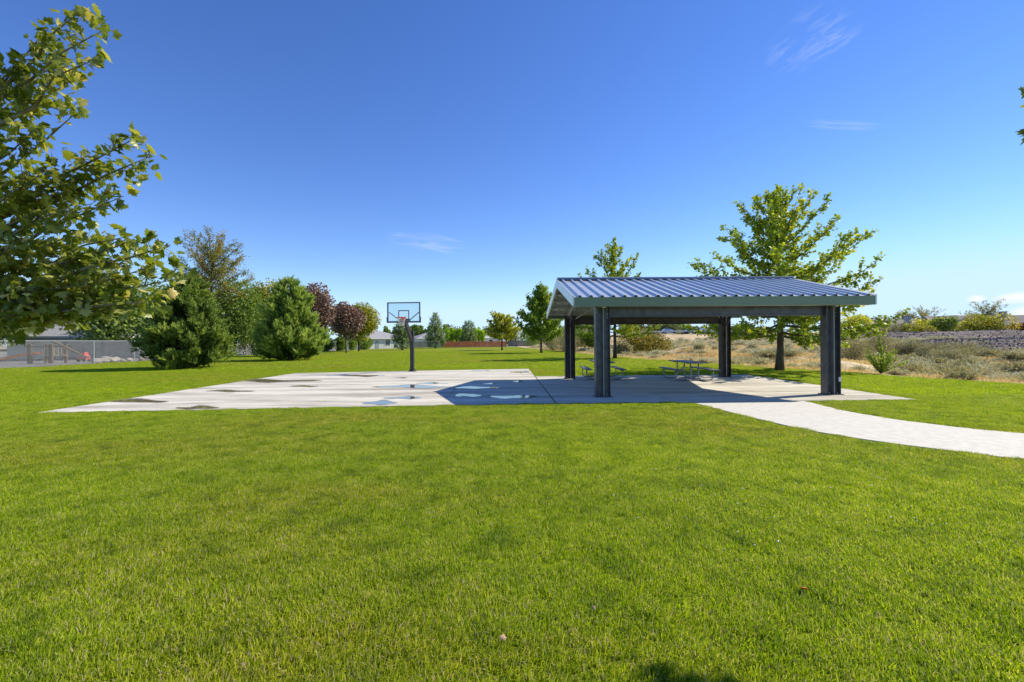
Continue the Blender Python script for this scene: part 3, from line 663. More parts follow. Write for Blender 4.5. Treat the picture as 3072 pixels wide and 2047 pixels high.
T_LONG = ([(0, 0, 0), (0.16, 0.4, 0.05), (0, 1, -0.1), (-0.16, 0.4, 0.05)], [(0, 1, 2), (0, 2, 3)])
def maple_template(bend, cup):
    # five-lobed sycamore / maple leaf with toothed points
    half = [(0.0, 0.0), (0.16, -0.06), (0.40, -0.10), (0.36, 0.08), (0.62, 0.20), (0.50, 0.32), (0.72, 0.56), (0.42, 0.52), (0.30, 0.60), (0.26, 0.78), (0.10, 0.80), (0.0, 1.05)]
    pts = half + [(-x, y) for (x, y) in half[-2:0:-1]]
    vs = [(0, 0.34, cup)] + [(x, y, -bend * (y - 0.35) ** 2 - cup * 0.9 * abs(x) * 1.2) for x, y in pts]
    n = len(pts); return vs, [(0, 1 + i, 1 + (i + 1) % n) for i in range(n)]
def shoot_template(n, rng, spread=0.42):
    vs, fs = [], []
    for i in range(n):
        t = (i + 0.5) / n; a = i * 2.4 + rng.uniform(-0.4, 0.4); r = spread * (1 - 0.55 * t)
        b = np.array([0, t * 0.92, 0]); tip = b + np.array([math.cos(a) * r, 0.30 + 0.15 * rng.rand(), math.sin(a) * r])
        sd = np.array([-math.sin(a), 0.0, math.cos(a)]) * 0.075
        vs += [b - sd, b + sd, tip]; fs.append((3 * i, 3 * i + 1, 3 * i + 2))
    return vs, fs
class Tubes:
    def __init__(s, sides=6): s.mb = MB(); s.sides = sides
    def add(s, pts, r): s.mb.tube(pts, r, s.sides, True)
def crown_mesh(name, tpl, pos, dirs, size, mat, rng, rnd, upbias=0.8):
    V, Fc, k = place(tpl[0], tpl[1], pos, frames(dirs, rng, upbias), size)
    return mesh_np(name, V, Fc, mat, np.repeat(np.clip(rnd, 0, 1), k))
def branch_path(p0, az, el, L, curl, rng, n=7, wob=0.06):
    pts = [np.array(p0, float)]
    for i in range(n - 1):
        e = el + curl * (i / (n - 1)); a = az + rng.uniform(-1, 1) * 0.12
        d = np.array([math.cos(a) * math.cos(e), math.sin(a) * math.cos(e), math.sin(e)])
        pts.append(pts[-1] + d * L / (n - 1) + rng.normal(size=3) * wob * L / n)
    return np.array(pts)
def along(path, u):
    s = np.linspace(0, 1, len(path)); return np.stack([np.interp(u, s, path[:, i]) for i in range(3)], -1)
def broadleaf(name, label, loc, H, base, prof, nb, el0, el1, curl, n_leaf, lsize, lmat, bmat, seed, tr=0.12, tpl=T_LOBE, group=None, cat='tree', twig=0.38, droop=0.2, lean=(0, 0), tw_per_m=3.2, jit=0.11, bias=None):
    rng = np.random.RandomState(seed); root = thing(name, label, cat, loc, 0, group); tb = Tubes(6)
    tz = np.linspace(0, H * 0.94, 10)
    tp = np.stack([np.cumsum(rng.normal(size=10) * 0.012 * H / 4) + lean[0] * tz / H, np.cumsum(rng.normal(size=10) * 0.012 * H / 4) + lean[1] * tz / H, tz], 1); tp[0, :2] = 0
    rr = tr * (1 - tz / H) ** 0.75 + 0.012; rr[0] *= 1.35
    tb.mb.tube([tuple(p) for p in tp], list(rr), 9)
    P, D, RN = [], [], []; wt = []
    for i in range(nb):
        t = (i + rng.rand() * 0.8) / nb; z = base + t * (H * 0.90 - base)
        p0 = np.array([np.interp(z, tz, tp[:, 0]), np.interp(z, tz, tp[:, 1]), z])
        az = i * 2.39996 + rng.uniform(-0.35, 0.35); L = prof(t) * rng.uniform(0.80, 1.10)
        if bias: L *= 1 + bias[0] * math.cos(az - bias[1])
        el = el0 + (el1 - el0) * t + rng.uniform(-0.12, 0.12)
        path = branch_path(p0, az, el, L, curl, rng)
        r0 = max(0.014, 0.028 * L * 0.5); tb.add([tuple(p) for p in path], list(np.linspace(r0, 0.006, len(path))))
        br = rng.rand(); nt = max(3, int(L * tw_per_m))
        for j in range(nt):
            u = 0.07 + 0.93 * (j + rng.rand()) / nt; q = along(path, np.array([u]))[0]
            tang = unit(along(path, np.array([min(1, u + 0.08)]))[0] - along(path, np.array([u - 0.08]))[0])
            side = rng.normal(size=3); side = unit(side - tang * side.dot(tang)); side[2] = side[2] * 0.7 + 0.15
            d = unit(tang * rng.uniform(0.5, 1.0) + side * rng.uniform(0.4, 0.9)); l = (twig * L * (1 - 0.62 * u) + 0.16) * rng.uniform(0.6, 1.2)
            if u > 0.93: d = unit(tang + side * 0.2)
            tw = branch_path(q, math.atan2(d[1], d[0]), math.asin(np.clip(d[2], -1, 1)), l, 0.25, rng, 4)
            if l > 0.3: tb.mb.tube([tuple(p) for p in tw], [0.011, 0.008, 0.006, 0.004], 4, False)
            P.append((tw, d, br)); wt.append(l + 0.12)
    # trunk top leader
    tl = np.stack([np.interp(np.linspace(H * 0.8, H, 5), np.r_[tz, H], np.r_[tp[:, 0], tp[-1, 0]]), np.interp(np.linspace(H * 0.8, H, 5), np.r_[tz, H], np.r_[tp[:, 1], tp[-1, 1]]), np.linspace(H * 0.8, H, 5)], 1)
    for _ in range(3): P.append((tl, np.array([0, 0, 1.0]), rng.rand())); wt.append(H * 0.10)
    wt = np.array(wt); cnt = np.maximum(2, (wt / wt.sum() * n_leaf)).astype(int); pos, dirs, rn = [], [], []
    for (tw, d, br), c in zip(P, cnt):
        u = rng.uniform(0.05, 1.05, c); p = along(tw, np.clip(u, 0, 1)) + rng.normal(size=(c, 3)) * jit
        dd = d * 0.5 + rng.normal(size=(c, 3)) * 0.6; dd[:, 2] -= droop
        pos.append(p); dirs.append(dd); rn.append(0.35 * br + 0.65 * rng.rand(c))
    pos, dirs, rn = np.concatenate(pos), np.concatenate(dirs), np.concatenate(rn)
    tb.mb.build('trunk', bmat, root, True)
    obj('crown', crown_mesh('crown', tpl, pos, dirs, lsize * rng.uniform(0.65, 1.25, len(pos)), lmat, rng, rn), root)
    return root
def pine(name, label, loc, H, W, nsh, lmat, seed, group=None, base=0.15, full=0.75, ssz=0.42, el=0.55, tip=1.0, nn=16, lean=(0, 0)):
    rng = np.random.RandomState(seed); root = thing(name, label, 'tree', loc, 0, group); tb = Tubes(5)
    tb.mb.tube([(0, 0, 0), (0, 0, H * 0.5), (0, 0, H * 0.96)], [0.03 * H, 0.018 * H, 0.01], 8)
    pos, dirs, rn, sz = [], [], [], []
    nw = int(H / 0.30); per = 8; tot = 0; br = []
    for w in range(nw):
        t = (w + rng.rand() * 0.6) / nw; z = base * H * (0.3 if w < 2 else 1) * (1 - t) + t * H * 0.97
        r = W / 2 * ((1 - t) ** full) * (0.72 + 0.28 * min(1, t * 6)) + 0.12
        for k in range(per):
            az = k * 2 * math.pi / per + w * 0.7 + rng.uniform(-0.3, 0.3); L = r * rng.uniform(0.72, 1.15)
            br.append((z, az, L, el * (0.5 + 0.9 * t) + rng.uniform(-0.15, 0.15)))
    Ls = np.array([b[2] for b in br]); cnt = np.maximum(2, Ls ** 1.3 / (Ls ** 1.3).sum() * nsh).astype(int)
    for (z, az, L, e), c in zip(br, cnt):
        ex = math.cos(e); path = branch_path((0, 0, max(0.1, z - 0.35 * L * math.sin(e) * 1.2)), az, e * 0.5, L / max(0.6, ex), e * 1.1, rng)
        tb.add([tuple(p) for p in path[::2]] + [tuple(path[-1])] if len(path) % 2 == 0 else [tuple(p) for p in path[::2]], 0.018)
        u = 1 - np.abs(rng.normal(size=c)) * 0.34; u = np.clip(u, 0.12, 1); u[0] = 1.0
        p = along(path, u) + rng.normal(size=(c, 3)) * np.array([0.16, 0.16, 0.10]) * (0.4 + 0.35 * L)
        out = np.array([math.cos(az), math.sin(az), 0]); d = out * rng.uniform(0.2, 0.9, (c, 1)) + np.array([0, 0, 1]) * rng.uniform(0.35, 1.0, (c, 1)) * tip + rng.normal(size=(c, 3)) * 0.28
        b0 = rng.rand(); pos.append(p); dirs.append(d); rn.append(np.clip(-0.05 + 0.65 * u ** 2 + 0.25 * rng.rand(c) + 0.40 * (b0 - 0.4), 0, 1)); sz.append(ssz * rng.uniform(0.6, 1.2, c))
    for k in range(10):
        pos.append(np.array([[rng.normal() * 0.05, rng.normal() * 0.05, H * (0.86 + 0.013 * k)]])); dirs.append(np.array([[rng.normal() * 0.35, rng.normal() * 0.35, 1.0]])); rn.append(np.array([0.6])); sz.append(np.array([ssz * 1.1]))
    pos, dirs, rn, sz = map(np.concatenate, (pos, dirs, rn, sz)); pos[:, 2] = np.maximum(pos[:, 2], 0.05)
    if lean != (0, 0): pass
    tb.mb.build('trunk', M['bark'], root, True)
    obj('crown', crown_mesh('crown', shoot_template(nn, rng), pos, dirs, sz, lmat, rng, rn, 0.0), root)
    return root
def clump(name, label, loc, H, W, lmat, seed, n=5000, lsize=0.3, base=0.0, lobes=14, cat='tree', group=None, tpl=T_LEAF, flat=1.0, bmat=None, dvec=None, D=None, tr=None, root=None, shell=0.55):
    """tree or bush whose crown is many leaf-faced clumps of uneven size"""
    rng = np.random.RandomState(seed); root = root or thing(name, label, cat, loc, 0, group); D = D or W
    c = rng.normal(size=(lobes, 3)); c = unit(c) * rng.uniform(0.15, 0.82, (lobes, 1)) ** 0.7
    hc = (H - base)
    ctr = np.stack([c[:, 0] * W / 2 * 0.78, c[:, 1] * D / 2 * 0.78, base + hc * (0.5 + 0.42 * c[:, 2])], 1)
    lr = rng.uniform(0.20, 0.40, lobes) * min(W, hc * 1.4) * (1.05 - 0.45 * np.abs(c[:, 2]))
    k = rng.choice(lobes, n, p=lr ** 2 / (lr ** 2).sum()); nrm = unit(rng.normal(size=(n, 3)))
    p = ctr[k] + nrm * (lr[k] * (shell + (1.08 - shell) * rng.rand(n) ** 0.6))[:, None] * np.array([1, 1, flat])
    p[:, 2] = np.maximum(p[:, 2], base * 0.9 + 0.03); d = nrm * 0.6 + rng.normal(size=(n, 3)) * 0.6
    if dvec is not None: d = d * 0.5 + np.array(dvec)
    br = rng.rand(lobes)
    mb = MB()
    if base > 0.4 or tr:
        tr_ = tr or 0.03 * H; mb.tube([(0, 0, 0), (0, 0, base + hc * 0.25), (rng.normal() * 0.1, 0, base + hc * 0.7)], [tr_ * 1.25, tr_ * 0.8, tr_ * 0.3], 8)
    for q in ctr[:min(lobes, 8)]: mb.tube([(0, 0, max(0.0, base * 0.85)), tuple(q * np.array([0.5, 0.5, 0.7]) + np.array([0, 0, 0.1 * base])), tuple(q)], [0.018 * H ** 0.7, 0.012 * H ** 0.7, 0.006], 5)
    mb.build('trunk' if cat == 'tree' else 'stems', bmat or M['bark'], root, True)
    obj('crown' if cat == 'tree' else 'foliage', crown_mesh('crown', tpl, p, d, lsize * rng.uniform(0.6, 1.3, n), lmat, rng, 0.3 * br[k] + 0.7 * rng.rand(n)), root)
    return root
def hz(x, y): return float(hill_z(np.array(float(x)), np.array(float(y))))
def gl(px, py): p = gp(px, py); return (p[0], p[1], 0.0)

# ------------------------------------------------------------------ trees on the lawn
gtree = 'deciduous trees planted round the lawn'
broadleaf('oak_tree', 'tall open oak with pointed ascending branches growing behind the right end of the pavilion', gl(2338, 1113), 9.8, 1.8,
          lambda t: 5.5 * (1 - t) ** 0.72 * min(1, 0.70 + 1.6 * t) + 0.55, 60, R(-16), R(54), R(34), 27000, 0.135, M['l_oak'], M['bark'], 14, tr=0.17, group=gtree, twig=0.24, tw_per_m=3.6, jit=0.065)
broadleaf('oak_tree', 'slender young oak whose tip rises above the roof behind the pavilion left post', gl(1845, 1076.5), 11.0, 1.9,
          lambda t: 5.2 * (1 - t) ** 0.75 * min(1, 0.65 + 1.5 * t) + 0.4, 40, R(-4), R(58), R(28), 13000, 0.17, M['l_oak'], M['bark_dark'], 23, tr=0.15, group=gtree, twig=0.24, tw_per_m=3, jit=0.08)
broadleaf('sweetgum_tree', 'upright green sweetgum on the lawn left of the pavilion gable', gl(1624, 1060), 9.5, 1.5,
          lambda t: 4.0 * (1 - t) ** 0.55 * min(1, 0.75 + 2 * t) + 0.2, 42, R(14), R(60), R(26), 15000, 0.23, M['l_gum'], M['bark'], 31, tr=0.14, group=gtree, twig=0.34, tw_per_m=3.5)
broadleaf('locust_tree', 'low spreading yellow-green tree with a flat crown before the red fence', gl(1506, 1051), 6.6, 2.1,
          lambda t: 4.0 * (1 - 0.55 * t) * min(1, 0.75 + t) , 34, R(10), R(32), R(14), 11000, 0.24, M['l_locust_y'], M['bark_dark'], 41, tr=0.14, group=gtree, twig=0.34, tw_per_m=3.5, droop=0.1)
clump('purple_maple', 'round dark purple maple with a pale trunk beside the hedge', gl(1038, 1059.5), 8.5, 5.0, M['l_purple'], 51, 11000, 0.26, 1.9, 20, group=gtree, tpl=T_LOBE, bmat=M['bark_pale'], tr=0.13)
clump('purple_maple', 'tall purple maple partly hidden behind the light green pine', gl(935, 1068), 9.3, 5.4, M['l_purple'], 52, 10000, 0.26, 2.0, 20, group=gtree, tpl=T_LOBE, bmat=M['bark'], tr=0.12)
clump('golden_maple', 'green and gold maple standing just right of the round purple maple', gl(1076, 1054), 9.3, 6.4, M['l_maple_y'], 53, 11000, 0.28, 2.1, 22, group=gtree, tpl=T_LOBE, bmat=M['bark_dark'], tr=0.14)
gp_ = 'young pines on the lawn'
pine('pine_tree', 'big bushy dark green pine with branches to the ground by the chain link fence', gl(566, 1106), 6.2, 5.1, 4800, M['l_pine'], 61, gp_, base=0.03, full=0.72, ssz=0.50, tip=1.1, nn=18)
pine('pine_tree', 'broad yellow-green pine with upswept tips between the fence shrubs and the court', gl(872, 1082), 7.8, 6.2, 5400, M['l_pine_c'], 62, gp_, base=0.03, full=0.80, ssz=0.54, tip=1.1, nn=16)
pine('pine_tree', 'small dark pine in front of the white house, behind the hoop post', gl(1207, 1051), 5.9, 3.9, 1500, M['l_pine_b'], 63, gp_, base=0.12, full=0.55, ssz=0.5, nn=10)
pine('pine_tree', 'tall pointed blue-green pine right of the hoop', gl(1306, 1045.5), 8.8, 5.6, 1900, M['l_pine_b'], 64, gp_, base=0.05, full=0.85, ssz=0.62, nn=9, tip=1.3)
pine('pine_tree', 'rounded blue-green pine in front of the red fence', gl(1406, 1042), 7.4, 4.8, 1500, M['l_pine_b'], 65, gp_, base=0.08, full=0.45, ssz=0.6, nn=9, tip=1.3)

# trees and shrubs beyond the left fence
broadleaf('locust_tree', 'tall airy honey locust with rusty leaf tips behind the big pine', (-40.6, 61, 0), 15.0, 2.6,
          lambda t: 7.0 * (1 - 0.40 * t) * min(1, 0.7 + t), 50, R(14), R(46), R(10), 24000, 0.34, M['l_locust'], M['bark_dark'], 71, tr=0.2, tpl=T_LONG, group='trees beyond the left fence', twig=0.34, tw_per_m=3.2, droop=0.25, jit=0.16, lean=(0.8, 0))
gb = 'trees beyond the left fence'
clump('shade_tree', 'dark shade tree with a stout trunk over the grey garden fence', (-47.5, 54, 0), 9.0, 9.0, M['l_green'], 72, 12000, 0.26, 2.6, 26, group=gb, tpl=T_LOBE, tr=0.28, bmat=M['bark_dark'])
clump('shade_tree', 'leafy green tree over the playset corner of the yard', (-60, 52, 0), 8.2, 9.5, M['l_green'], 73, 11000, 0.26, 1.9, 24, group=gb, tpl=T_LOBE, tr=0.2)
clump('shade_tree', 'rounded green tree rising behind the white garden house', (-58, 72, 0), 10.5, 10, M['l_green'], 74, 9000, 0.30, 2.0, 22, group=gb, tr=0.2)
clump('shade_tree', 'green tree with reddish tips between the two bushy pines', (-38.5, 70, 0), 11.0, 9.0, M['l_maple_y'], 75, 12000, 0.28, 1.6, 24, group=gb, tpl=T_LOBE, tr=0.2)
clump('shade_tree', 'dense dark tree behind the broad yellow-green pine', (-37.8, 62, 0), 9.5, 8.5, M['l_green'], 76, 12000, 0.26, 1.2, 24, group=gb, tr=0.18)
sp = gp(752, 1074); clump('leafy_bush', 'large glossy light green bush spilling over the fence', (-37.8, 58, 0), 3.3, 5.2, M['l_bush'], 77, 4500, 0.24, 0.0, 18, cat='bush', group='shrubs along the left fence', tpl=T_LEAF)
clump('leafy_bush', 'broad dark green bush at the fence beside the lone fence post', (-37.5, 66, 0), 3.2, 6.0, M['l_green'], 78, 4000, 0.24, 0.0, 18, cat='bush', group='shrubs along the left fence')
clump('leafy_bush', 'green bush behind the chain link at the orange slide', (-55, 44, 0), 3.6, 6.5, M['l_green'], 79, 4500, 0.22, 0.0, 18, cat='bush', group='shrubs along the left fence')
for i, (y, lab) in enumerate(((74, 'vine hedge on the fence by the tall purple maple'), (79, 'vine hedge on the fence under the round purple maple'), (85, 'vine hedge on the fence under the green and gold maple'), (91, 'vine hedge at the far end of the left fence'), (97, 'vine hedge before the garden gate'), (103, 'vine hedge corner next to the garden gate'))):
    clump('hedge', 'clipped dark green ' + lab, (-36.2 + 0.10 * (y - 74), y, 0), 2.9, 2.8, M['l_green'], 80 + i, 4200, 0.26, 0.0, 16, cat='hedge', group='hedge along the left fence', D=6.4)

# ------------------------------------------------------------------ near sycamore on the left, and the one just right of the view
def sycamore(name, label, base, H, limbs, extra, n_leaf, seed, nparts, lsz=0.165):
    rng = np.random.RandomState(seed); root = thing(name, label, 'tree', base); tb = Tubes(7); b = np.array(base, float)
    tb.mb.tube([(0, 0, 0), (0.05, 0.0, H * 0.3), (0.0, 0.1, H * 0.62), (0.05, 0.0, H * 0.95)], [0.20, 0.15, 0.10, 0.02], 12)
    tw_l = []
    allb = [(z0, np.array(tip) - b, dens) for z0, tip, dens in limbs]
    for i in range(extra):
        az = rng.uniform(R(105), R(255)) if base[0] < 0 else rng.uniform(R(-100), R(60)); z0 = rng.uniform(1.4, H * 0.85); L = rng.uniform(1.4, 2.9) * (1.15 - 0.6 * z0 / H)
        allb.append((z0, np.array([math.cos(az) * L, math.sin(az) * L, z0 + L * rng.uniform(0.15, 0.7)]), 1.0))
    for z0, tip, dens in allb:
        p0 = np.array([0, 0, z0]); mid = (p0 + tip) / 2 + np.array([0, 0, -0.05]) + rng.normal(size=3) * 0.10
        u = np.linspace(0, 1, 9)[:, None]; path = (1 - u) ** 2 * p0 + 2 * u * (1 - u) * mid + u ** 2 * tip
        path[1:-1] += rng.normal(size=(7, 3)) * 0.03
        L = np.linalg.norm(tip - p0); tb.add([tuple(p) for p in path], list(np.linspace(0.016 + 0.008 * L, 0.004, 9)))
        nt = int(L * 4.2 * dens)
        for j in range(nt):
            uu = 0.30 + 0.70 * (j + rng.rand()) / nt; q = along(path, np.array([uu]))[0]
            tang = unit(tip - p0); s = rng.normal(size=3); s = unit(s - tang * s.dot(tang))
            d = unit(tang * 0.8 + s * 0.8 + np.array([0, 0, 0.15])); l = rng.uniform(0.15, 0.42) * (1.15 - 0.55 * uu)
            tw = np.stack([q + d * l * t for t in (0, 0.35, 0.7, 1.0)]); tw[1:3] += rng.normal(size=(2, 3)) * 0.02; tw[3, 2] += 0.04
            tb.mb.tube([tuple(p) for p in tw], [0.007, 0.0055, 0.004, 0.0025], 4, False); tw_l.append((tw, d, l))
        tw_l.append((path[5:], unit(tip - p0), 0.5)); tw_l.append((path[6:], unit(tip - p0), 0.4))
    wt = np.array([t[2] for t in tw_l]); cnt = np.maximum(3, wt / wt.sum() * n_leaf).astype(int); P, D, RN = [], [], []
    for (tw, d, l), c in zip(tw_l, cnt):
        p = along(tw, np.clip(rng.uniform(0.05, 1.1, c), 0, 1)); off = unit(rng.normal(size=(c, 3)) + d * 0.6 + np.array([0.3, -0.1, 0.0])) * rng.uniform(0.04, 0.13, (c, 1))
        dd = off * 6 + d * 0.5 + np.array([0.45, -0.1, -0.45]) + rng.normal(size=(c, 3)) * 0.35
        P.append(p + off); D.append(dd); RN.append(0.25 * rng.rand() + 0.75 * rng.rand(c))
    P, D, RN = map(np.concatenate, (P, D, RN)); S = lsz * rng.uniform(0.5, 1.15, len(P))
    tb.mb.build('trunk', M['bark_pale'], root, True)
    tp = [maple_template(b_, c_) for b_, c_ in ((0.25, 0.05), (0.7, 0.10), (-0.3, 0.08))]
    FRM = frames(D, rng, 0.05); which = rng.randint(0, 3, len(P))
    # the leaves that show largest from the lawn become parts of their own
    Wp = P + b; dep = Wp[:, 1]; sx = 1536 + Wp[:, 0] / np.maximum(dep, 0.1) * F; sy = 1023.5 - (Wp[:, 2] - CAM_H) / np.maximum(dep, 0.1) * F
    vis = (dep > 1) & (sx > 30) & (sx < 3042) & (sy > 10) & (sy < 1100)
    order = np.argsort(-(S / np.maximum(dep, 0.3)) * vis)[:nparts]; order = [i for i in order if vis[i]]
    rest = np.ones(len(P), bool); rest[order] = False
    Vs, Fs, Rs, off = [], [], [], 0
    for k in range(3):
        m_ = rest & (which == k); V, Fc, kk = place(tp[k][0], tp[k][1], P[m_], FRM[m_], S[m_]); Vs.append(V); Fs.append(Fc + off); Rs.append(np.repeat(RN[m_], kk)); off += len(V)
    cr = obj('crown', mesh_np('crown', np.concatenate(Vs), np.concatenate(Fs), M['l_syc'], np.concatenate(Rs)), root); cr['kind'] = 'stuff'
    shades = {}
    for i in order:
        key = (int(which[i]), min(5, int(RN[i] * 6)))
        if key not in shades: shades[key] = mesh_np('leaf', tp[key[0]][0], np.array(tp[key[0]][1]), M['l_syc'], np.full(len(tp[key[0]][0]), (key[1] + 0.5) / 6))
        o = obj('leaf', shades[key], root); m3 = FRM[i] * S[i]
        o.matrix_local = Matrix(((*m3[0], P[i][0]), (*m3[1], P[i][1]), (*m3[2], P[i][2]), (0, 0, 0, 1)))
    return root
LB = [-8.0, 5.6, 0.0]
tips = [(270, 25, 5.0, 3.6, 1), (322, 95, 5.0, 3.4, 1), (130, 110, 5.1, 3.3, 1), (300, 180, 4.9, 3.2, 1.1), (60, 200, 5.0, 3.0, 1.1), (230, 240, 5.2, 3.0, 1.1),
        (235, 345, 5.0, 2.7, 0.5), (110, 390, 4.9, 2.6, 0.7), (425, 418, 5.0, 2.6, 0.5), (478, 470, 5.0, 2.5, 0.9), (300, 480, 5.1, 2.5, 1.4), (150, 510, 4.8, 2.4, 1.5), (385, 592, 5.0, 2.4, 0.6), (60, 560, 5.0, 2.4, 1.3), (240, 580, 5.2, 2.3, 1.3),
        (215, 625, 4.8, 2.2, 0.6), (100, 640, 4.9, 2.1, 0.8), (235, 700, 5.0, 2.1, 1.2), (60, 720, 4.7, 2.0, 1.3), (310, 720, 5.4, 2.0, 1.2), (420, 725, 4.8, 1.9, 1.2), (545, 735, 4.6, 1.9, 1.1), (400, 712, 4.9, 2.0, 0.9), (180, 790, 4.9, 1.8, 1.7), (480, 800, 4.8, 1.8, 1.3),
        (555, 840, 4.8, 1.8, 1.0), (380, 820, 5.2, 1.7, 1.7), (300, 850, 4.8, 1.7, 1.7), (90, 860, 4.7, 1.6, 1.7), (430, 890, 5.0, 1.6, 1.5), (500, 905, 4.7, 1.5, 1.0), (220, 900, 5.0, 1.5, 1.7), (340, 930, 5.0, 1.4, 1.0), (120, 930, 4.8, 1.4, 1.1),
        (240, 925, 5.0, 1.5, 0.8), (40, 925, 4.8, 1.5, 1.0), (420, 915, 4.9, 1.5, 0.8)]
limbs = [(max(2.0, z0), pt(px * 0.94, py, Y), dn * (0.68 if py > 700 else 1.05)) for px, py, Y, z0, dn in tips]
sycamore('sycamore_tree', 'near sycamore with large lobed leaves reaching in over the lawn', LB, 8.5, limbs, 4, 6300, 91, 300, 0.098)
RB = [7.6, 1.3, 0.0]
limbs = [(2.4, pt(3128, 262, 3.25), 0.35), (2.2, pt(3134, 345, 3.15), 0.3), (2.6, (4.85, 3.70, 3.9), 0.7), (2.4, (4.70, 3.50, 3.6), 0.8), (2.8, (5.1, 3.40, 4.0), 0.5), (2.1, (4.9, 2.7, 2.6), 1.0), (2.8, (5.2, 2.4, 3.6), 1.0)]
sycamore('sycamore_tree', 'neighbouring sycamore of which only leaf tips show above the path', RB, 6.5, limbs, 14, 2600, 92, 6, 0.12)

# ------------------------------------------------------------------ fences
def chain_fence(label, pts, h, post_every, rail=True, pitch=0.075, wire=0.0035):
    root = thing('chain_link_fence', label, 'fence', (*pts[0][:2], 0)); o = np.array([*pts[0][:2], 0.0])
    for a, b in zip(pts[:-1], pts[1:]):
        a, b = np.array([*a, 0.0]) - o, np.array([*b, 0.0]) - o; L = np.linalg.norm(b - a); d = (b - a) / L; n = max(1, int(round(L / post_every)))
        pm = MB().tube([(0, 0, -0.1), (0, 0, h + 0.04)], 0.032, 8).mesh('post', M['wire'])
        for i in range(n + 1): obj('post', pm, root, tuple(a + d * L * i / n))
        if rail: MB().tube([tuple(a + np.array([0, 0, h])), tuple(b + np.array([0, 0, h]))], 0.024, 6).build('top_rail', M['wire'], root)
        # woven wires: two families of diagonals
        vs, fs = [], []; nrm = np.array([-d[1], d[0], 0]); hh = h - 0.05; m_ = int((L + hh) / pitch)
        for fam in (0, 1):
            for k in range(m_):
                s0 = -hh + k * pitch; s1 = s0 + hh; t0, t1 = max(0, s0), min(L, s1)
                if t1 - t0 < 0.02: continue
                z0, z1 = t0 - s0, t1 - s0
                if fam: z0, z1 = hh - z0, hh - z1
                p, q = a + d * t0 + np.array([0, 0, 0.03 + z0]), a + d * t1 + np.array([0, 0, 0.03 + z1])
                sd = (d * (-1 if fam else 1) * -0.7 + np.array([0, 0, 0.7])) * wire; off = nrm * (0.004 if fam else -0.004); i = len(vs)
                vs += [p - sd + off, p + off + nrm * wire, p + sd + off, q - sd + off, q + off + nrm * wire, q + sd + off]
                fs += [(i, i + 1, i + 4, i + 3), (i + 1, i + 2, i + 5, i + 4), (i + 2, i, i + 3, i + 5)]
        ms = obj('wire_mesh', mesh_np('wire_mesh', np.array(vs), np.array(fs), M['wire']), root); ms['kind'] = 'stuff'
    return root
chain_fence('long chain link fence beside the yard with the play structure', [(-37.0, 14), (-37.0, 36), (-37.0, 66), (-34.2, 92), (-33.6, 106)], 2.0, 4.4)
chain_fence('far chain link fence in front of the white house', [(-33.6, 107), (-17.8, 112)], 1.75, 3.2, pitch=0.12, wire=0.004)
def board_fence(label, a, b, h, mat, bay, board=0.14, kick=None, posts=True, name='board_fence'):
    a, b = np.array([*a, 0.0]), np.array([*b, 0.0]); L = np.linalg.norm(b - a); root = thing(name, label, 'fence', a, math.atan2(b[1] - a[1], b[0] - a[0]))
    n = max(1, int(round(L / bay))); w = L / n; rg = random.Random(int(L * 100))
    for v in range(n):
        mb = MB(); k = int(w / board); bw = (w - 0.10) / k
        for i in range(k): mb.box((v * w + 0.05 + (i + 0.5) * bw, rg.uniform(-0.006, 0.006), 0.12 + (h - 0.12) / 2 + rg.uniform(-0.01, 0.01)), (bw * 0.94, 0.02, h - 0.14))
        for z in (0.4, h - 0.35): mb.box((v * w + w / 2, 0.032, z), (w - 0.1, 0.04, 0.09))
        mb.build('board_panel', mat, root)
        MB().box((v * w, 0, h / 2 - 0.03), (0.095, 0.095, h + 0.10)).build('post', mat, root)
        if kick: MB().box((v * w + w / 2, 0, 0.05), (w - 0.1, 0.04, 0.10)).build('kickboard', kick, root)
    MB().box((L, 0, h / 2 - 0.03), (0.095, 0.095, h + 0.10)).build('post', mat, root)
    return root
r0, r1 = gp(1322, 1042.5), gp(1522, 1039)
board_fence('red stained board fence along the back of the lawn', (-19.5, 126), (-1.6, 131), 1.7, M['redwood'], 2.4, kick=M['tan_wood'])
board_fence('weathered grey board fence joining the red one behind the shrubs', (-1.2, 133.5), (6.2, 134.0), 1.8, M['grey_wood'], 2.4)
board_fence('dark taupe board fence behind the small dark pine', (-33.0, 118), (-20.2, 124), 1.8, M['siding_t'], 2.4)
board_fence('grey board fence at the back of the yard beyond the play structure', (-50, 50.5), (-38.2, 51.5), 2.1, M['grey_wood'], 2.4)
board_fence('short brown board fence seen between the two bushy pines', (-38.6, 51.8), (-38.2, 60), 1.5, M['siding_t'], 2.4)

# ------------------------------------------------------------------ yard with the play structure
ps = thing('play_structure', 'brown timber play structure with ramp and orange slide behind the fence', 'play structure', (-42.6, 41.8, 0))
for x in (-0.95, 0.95):
    for y in (-0.7, 0.7): MB().box((x, y, 0.88), (0.34 if y < 0 else 0.2, 0.16, 1.76)).build('post', M['brown_wood'], ps)
for i in range(6): MB().box((0, -0.62 + i * 0.25, 0.72), (2.2, 0.22, 0.05)).build('deck_board', M['tan_wood'], ps)
for y in (-0.85, 0.85): MB().box((0, y, 1.55), (2.6, 0.08, 0.14)).build('rail', M['brown_wood'], ps)
for i in range(5): MB().box((-0.72 + i * 0.36, 0.85, 1.1), (0.09, 0.05, 0.80)).build('baluster', M['tan_wood'], ps)
MB().bar((0.2, 0.2, 2.05), (3.3, 0.4, 0.45), 0.30, 0.10).build('ramp_beam', M['brown_wood'], ps)
sl = MB(); sl.bar((-1.0, 0.1, 0.92), (-4.3, -1.2, 0.14), 0.55, 0.05)
sl.build('slide', M['slide'], ps)
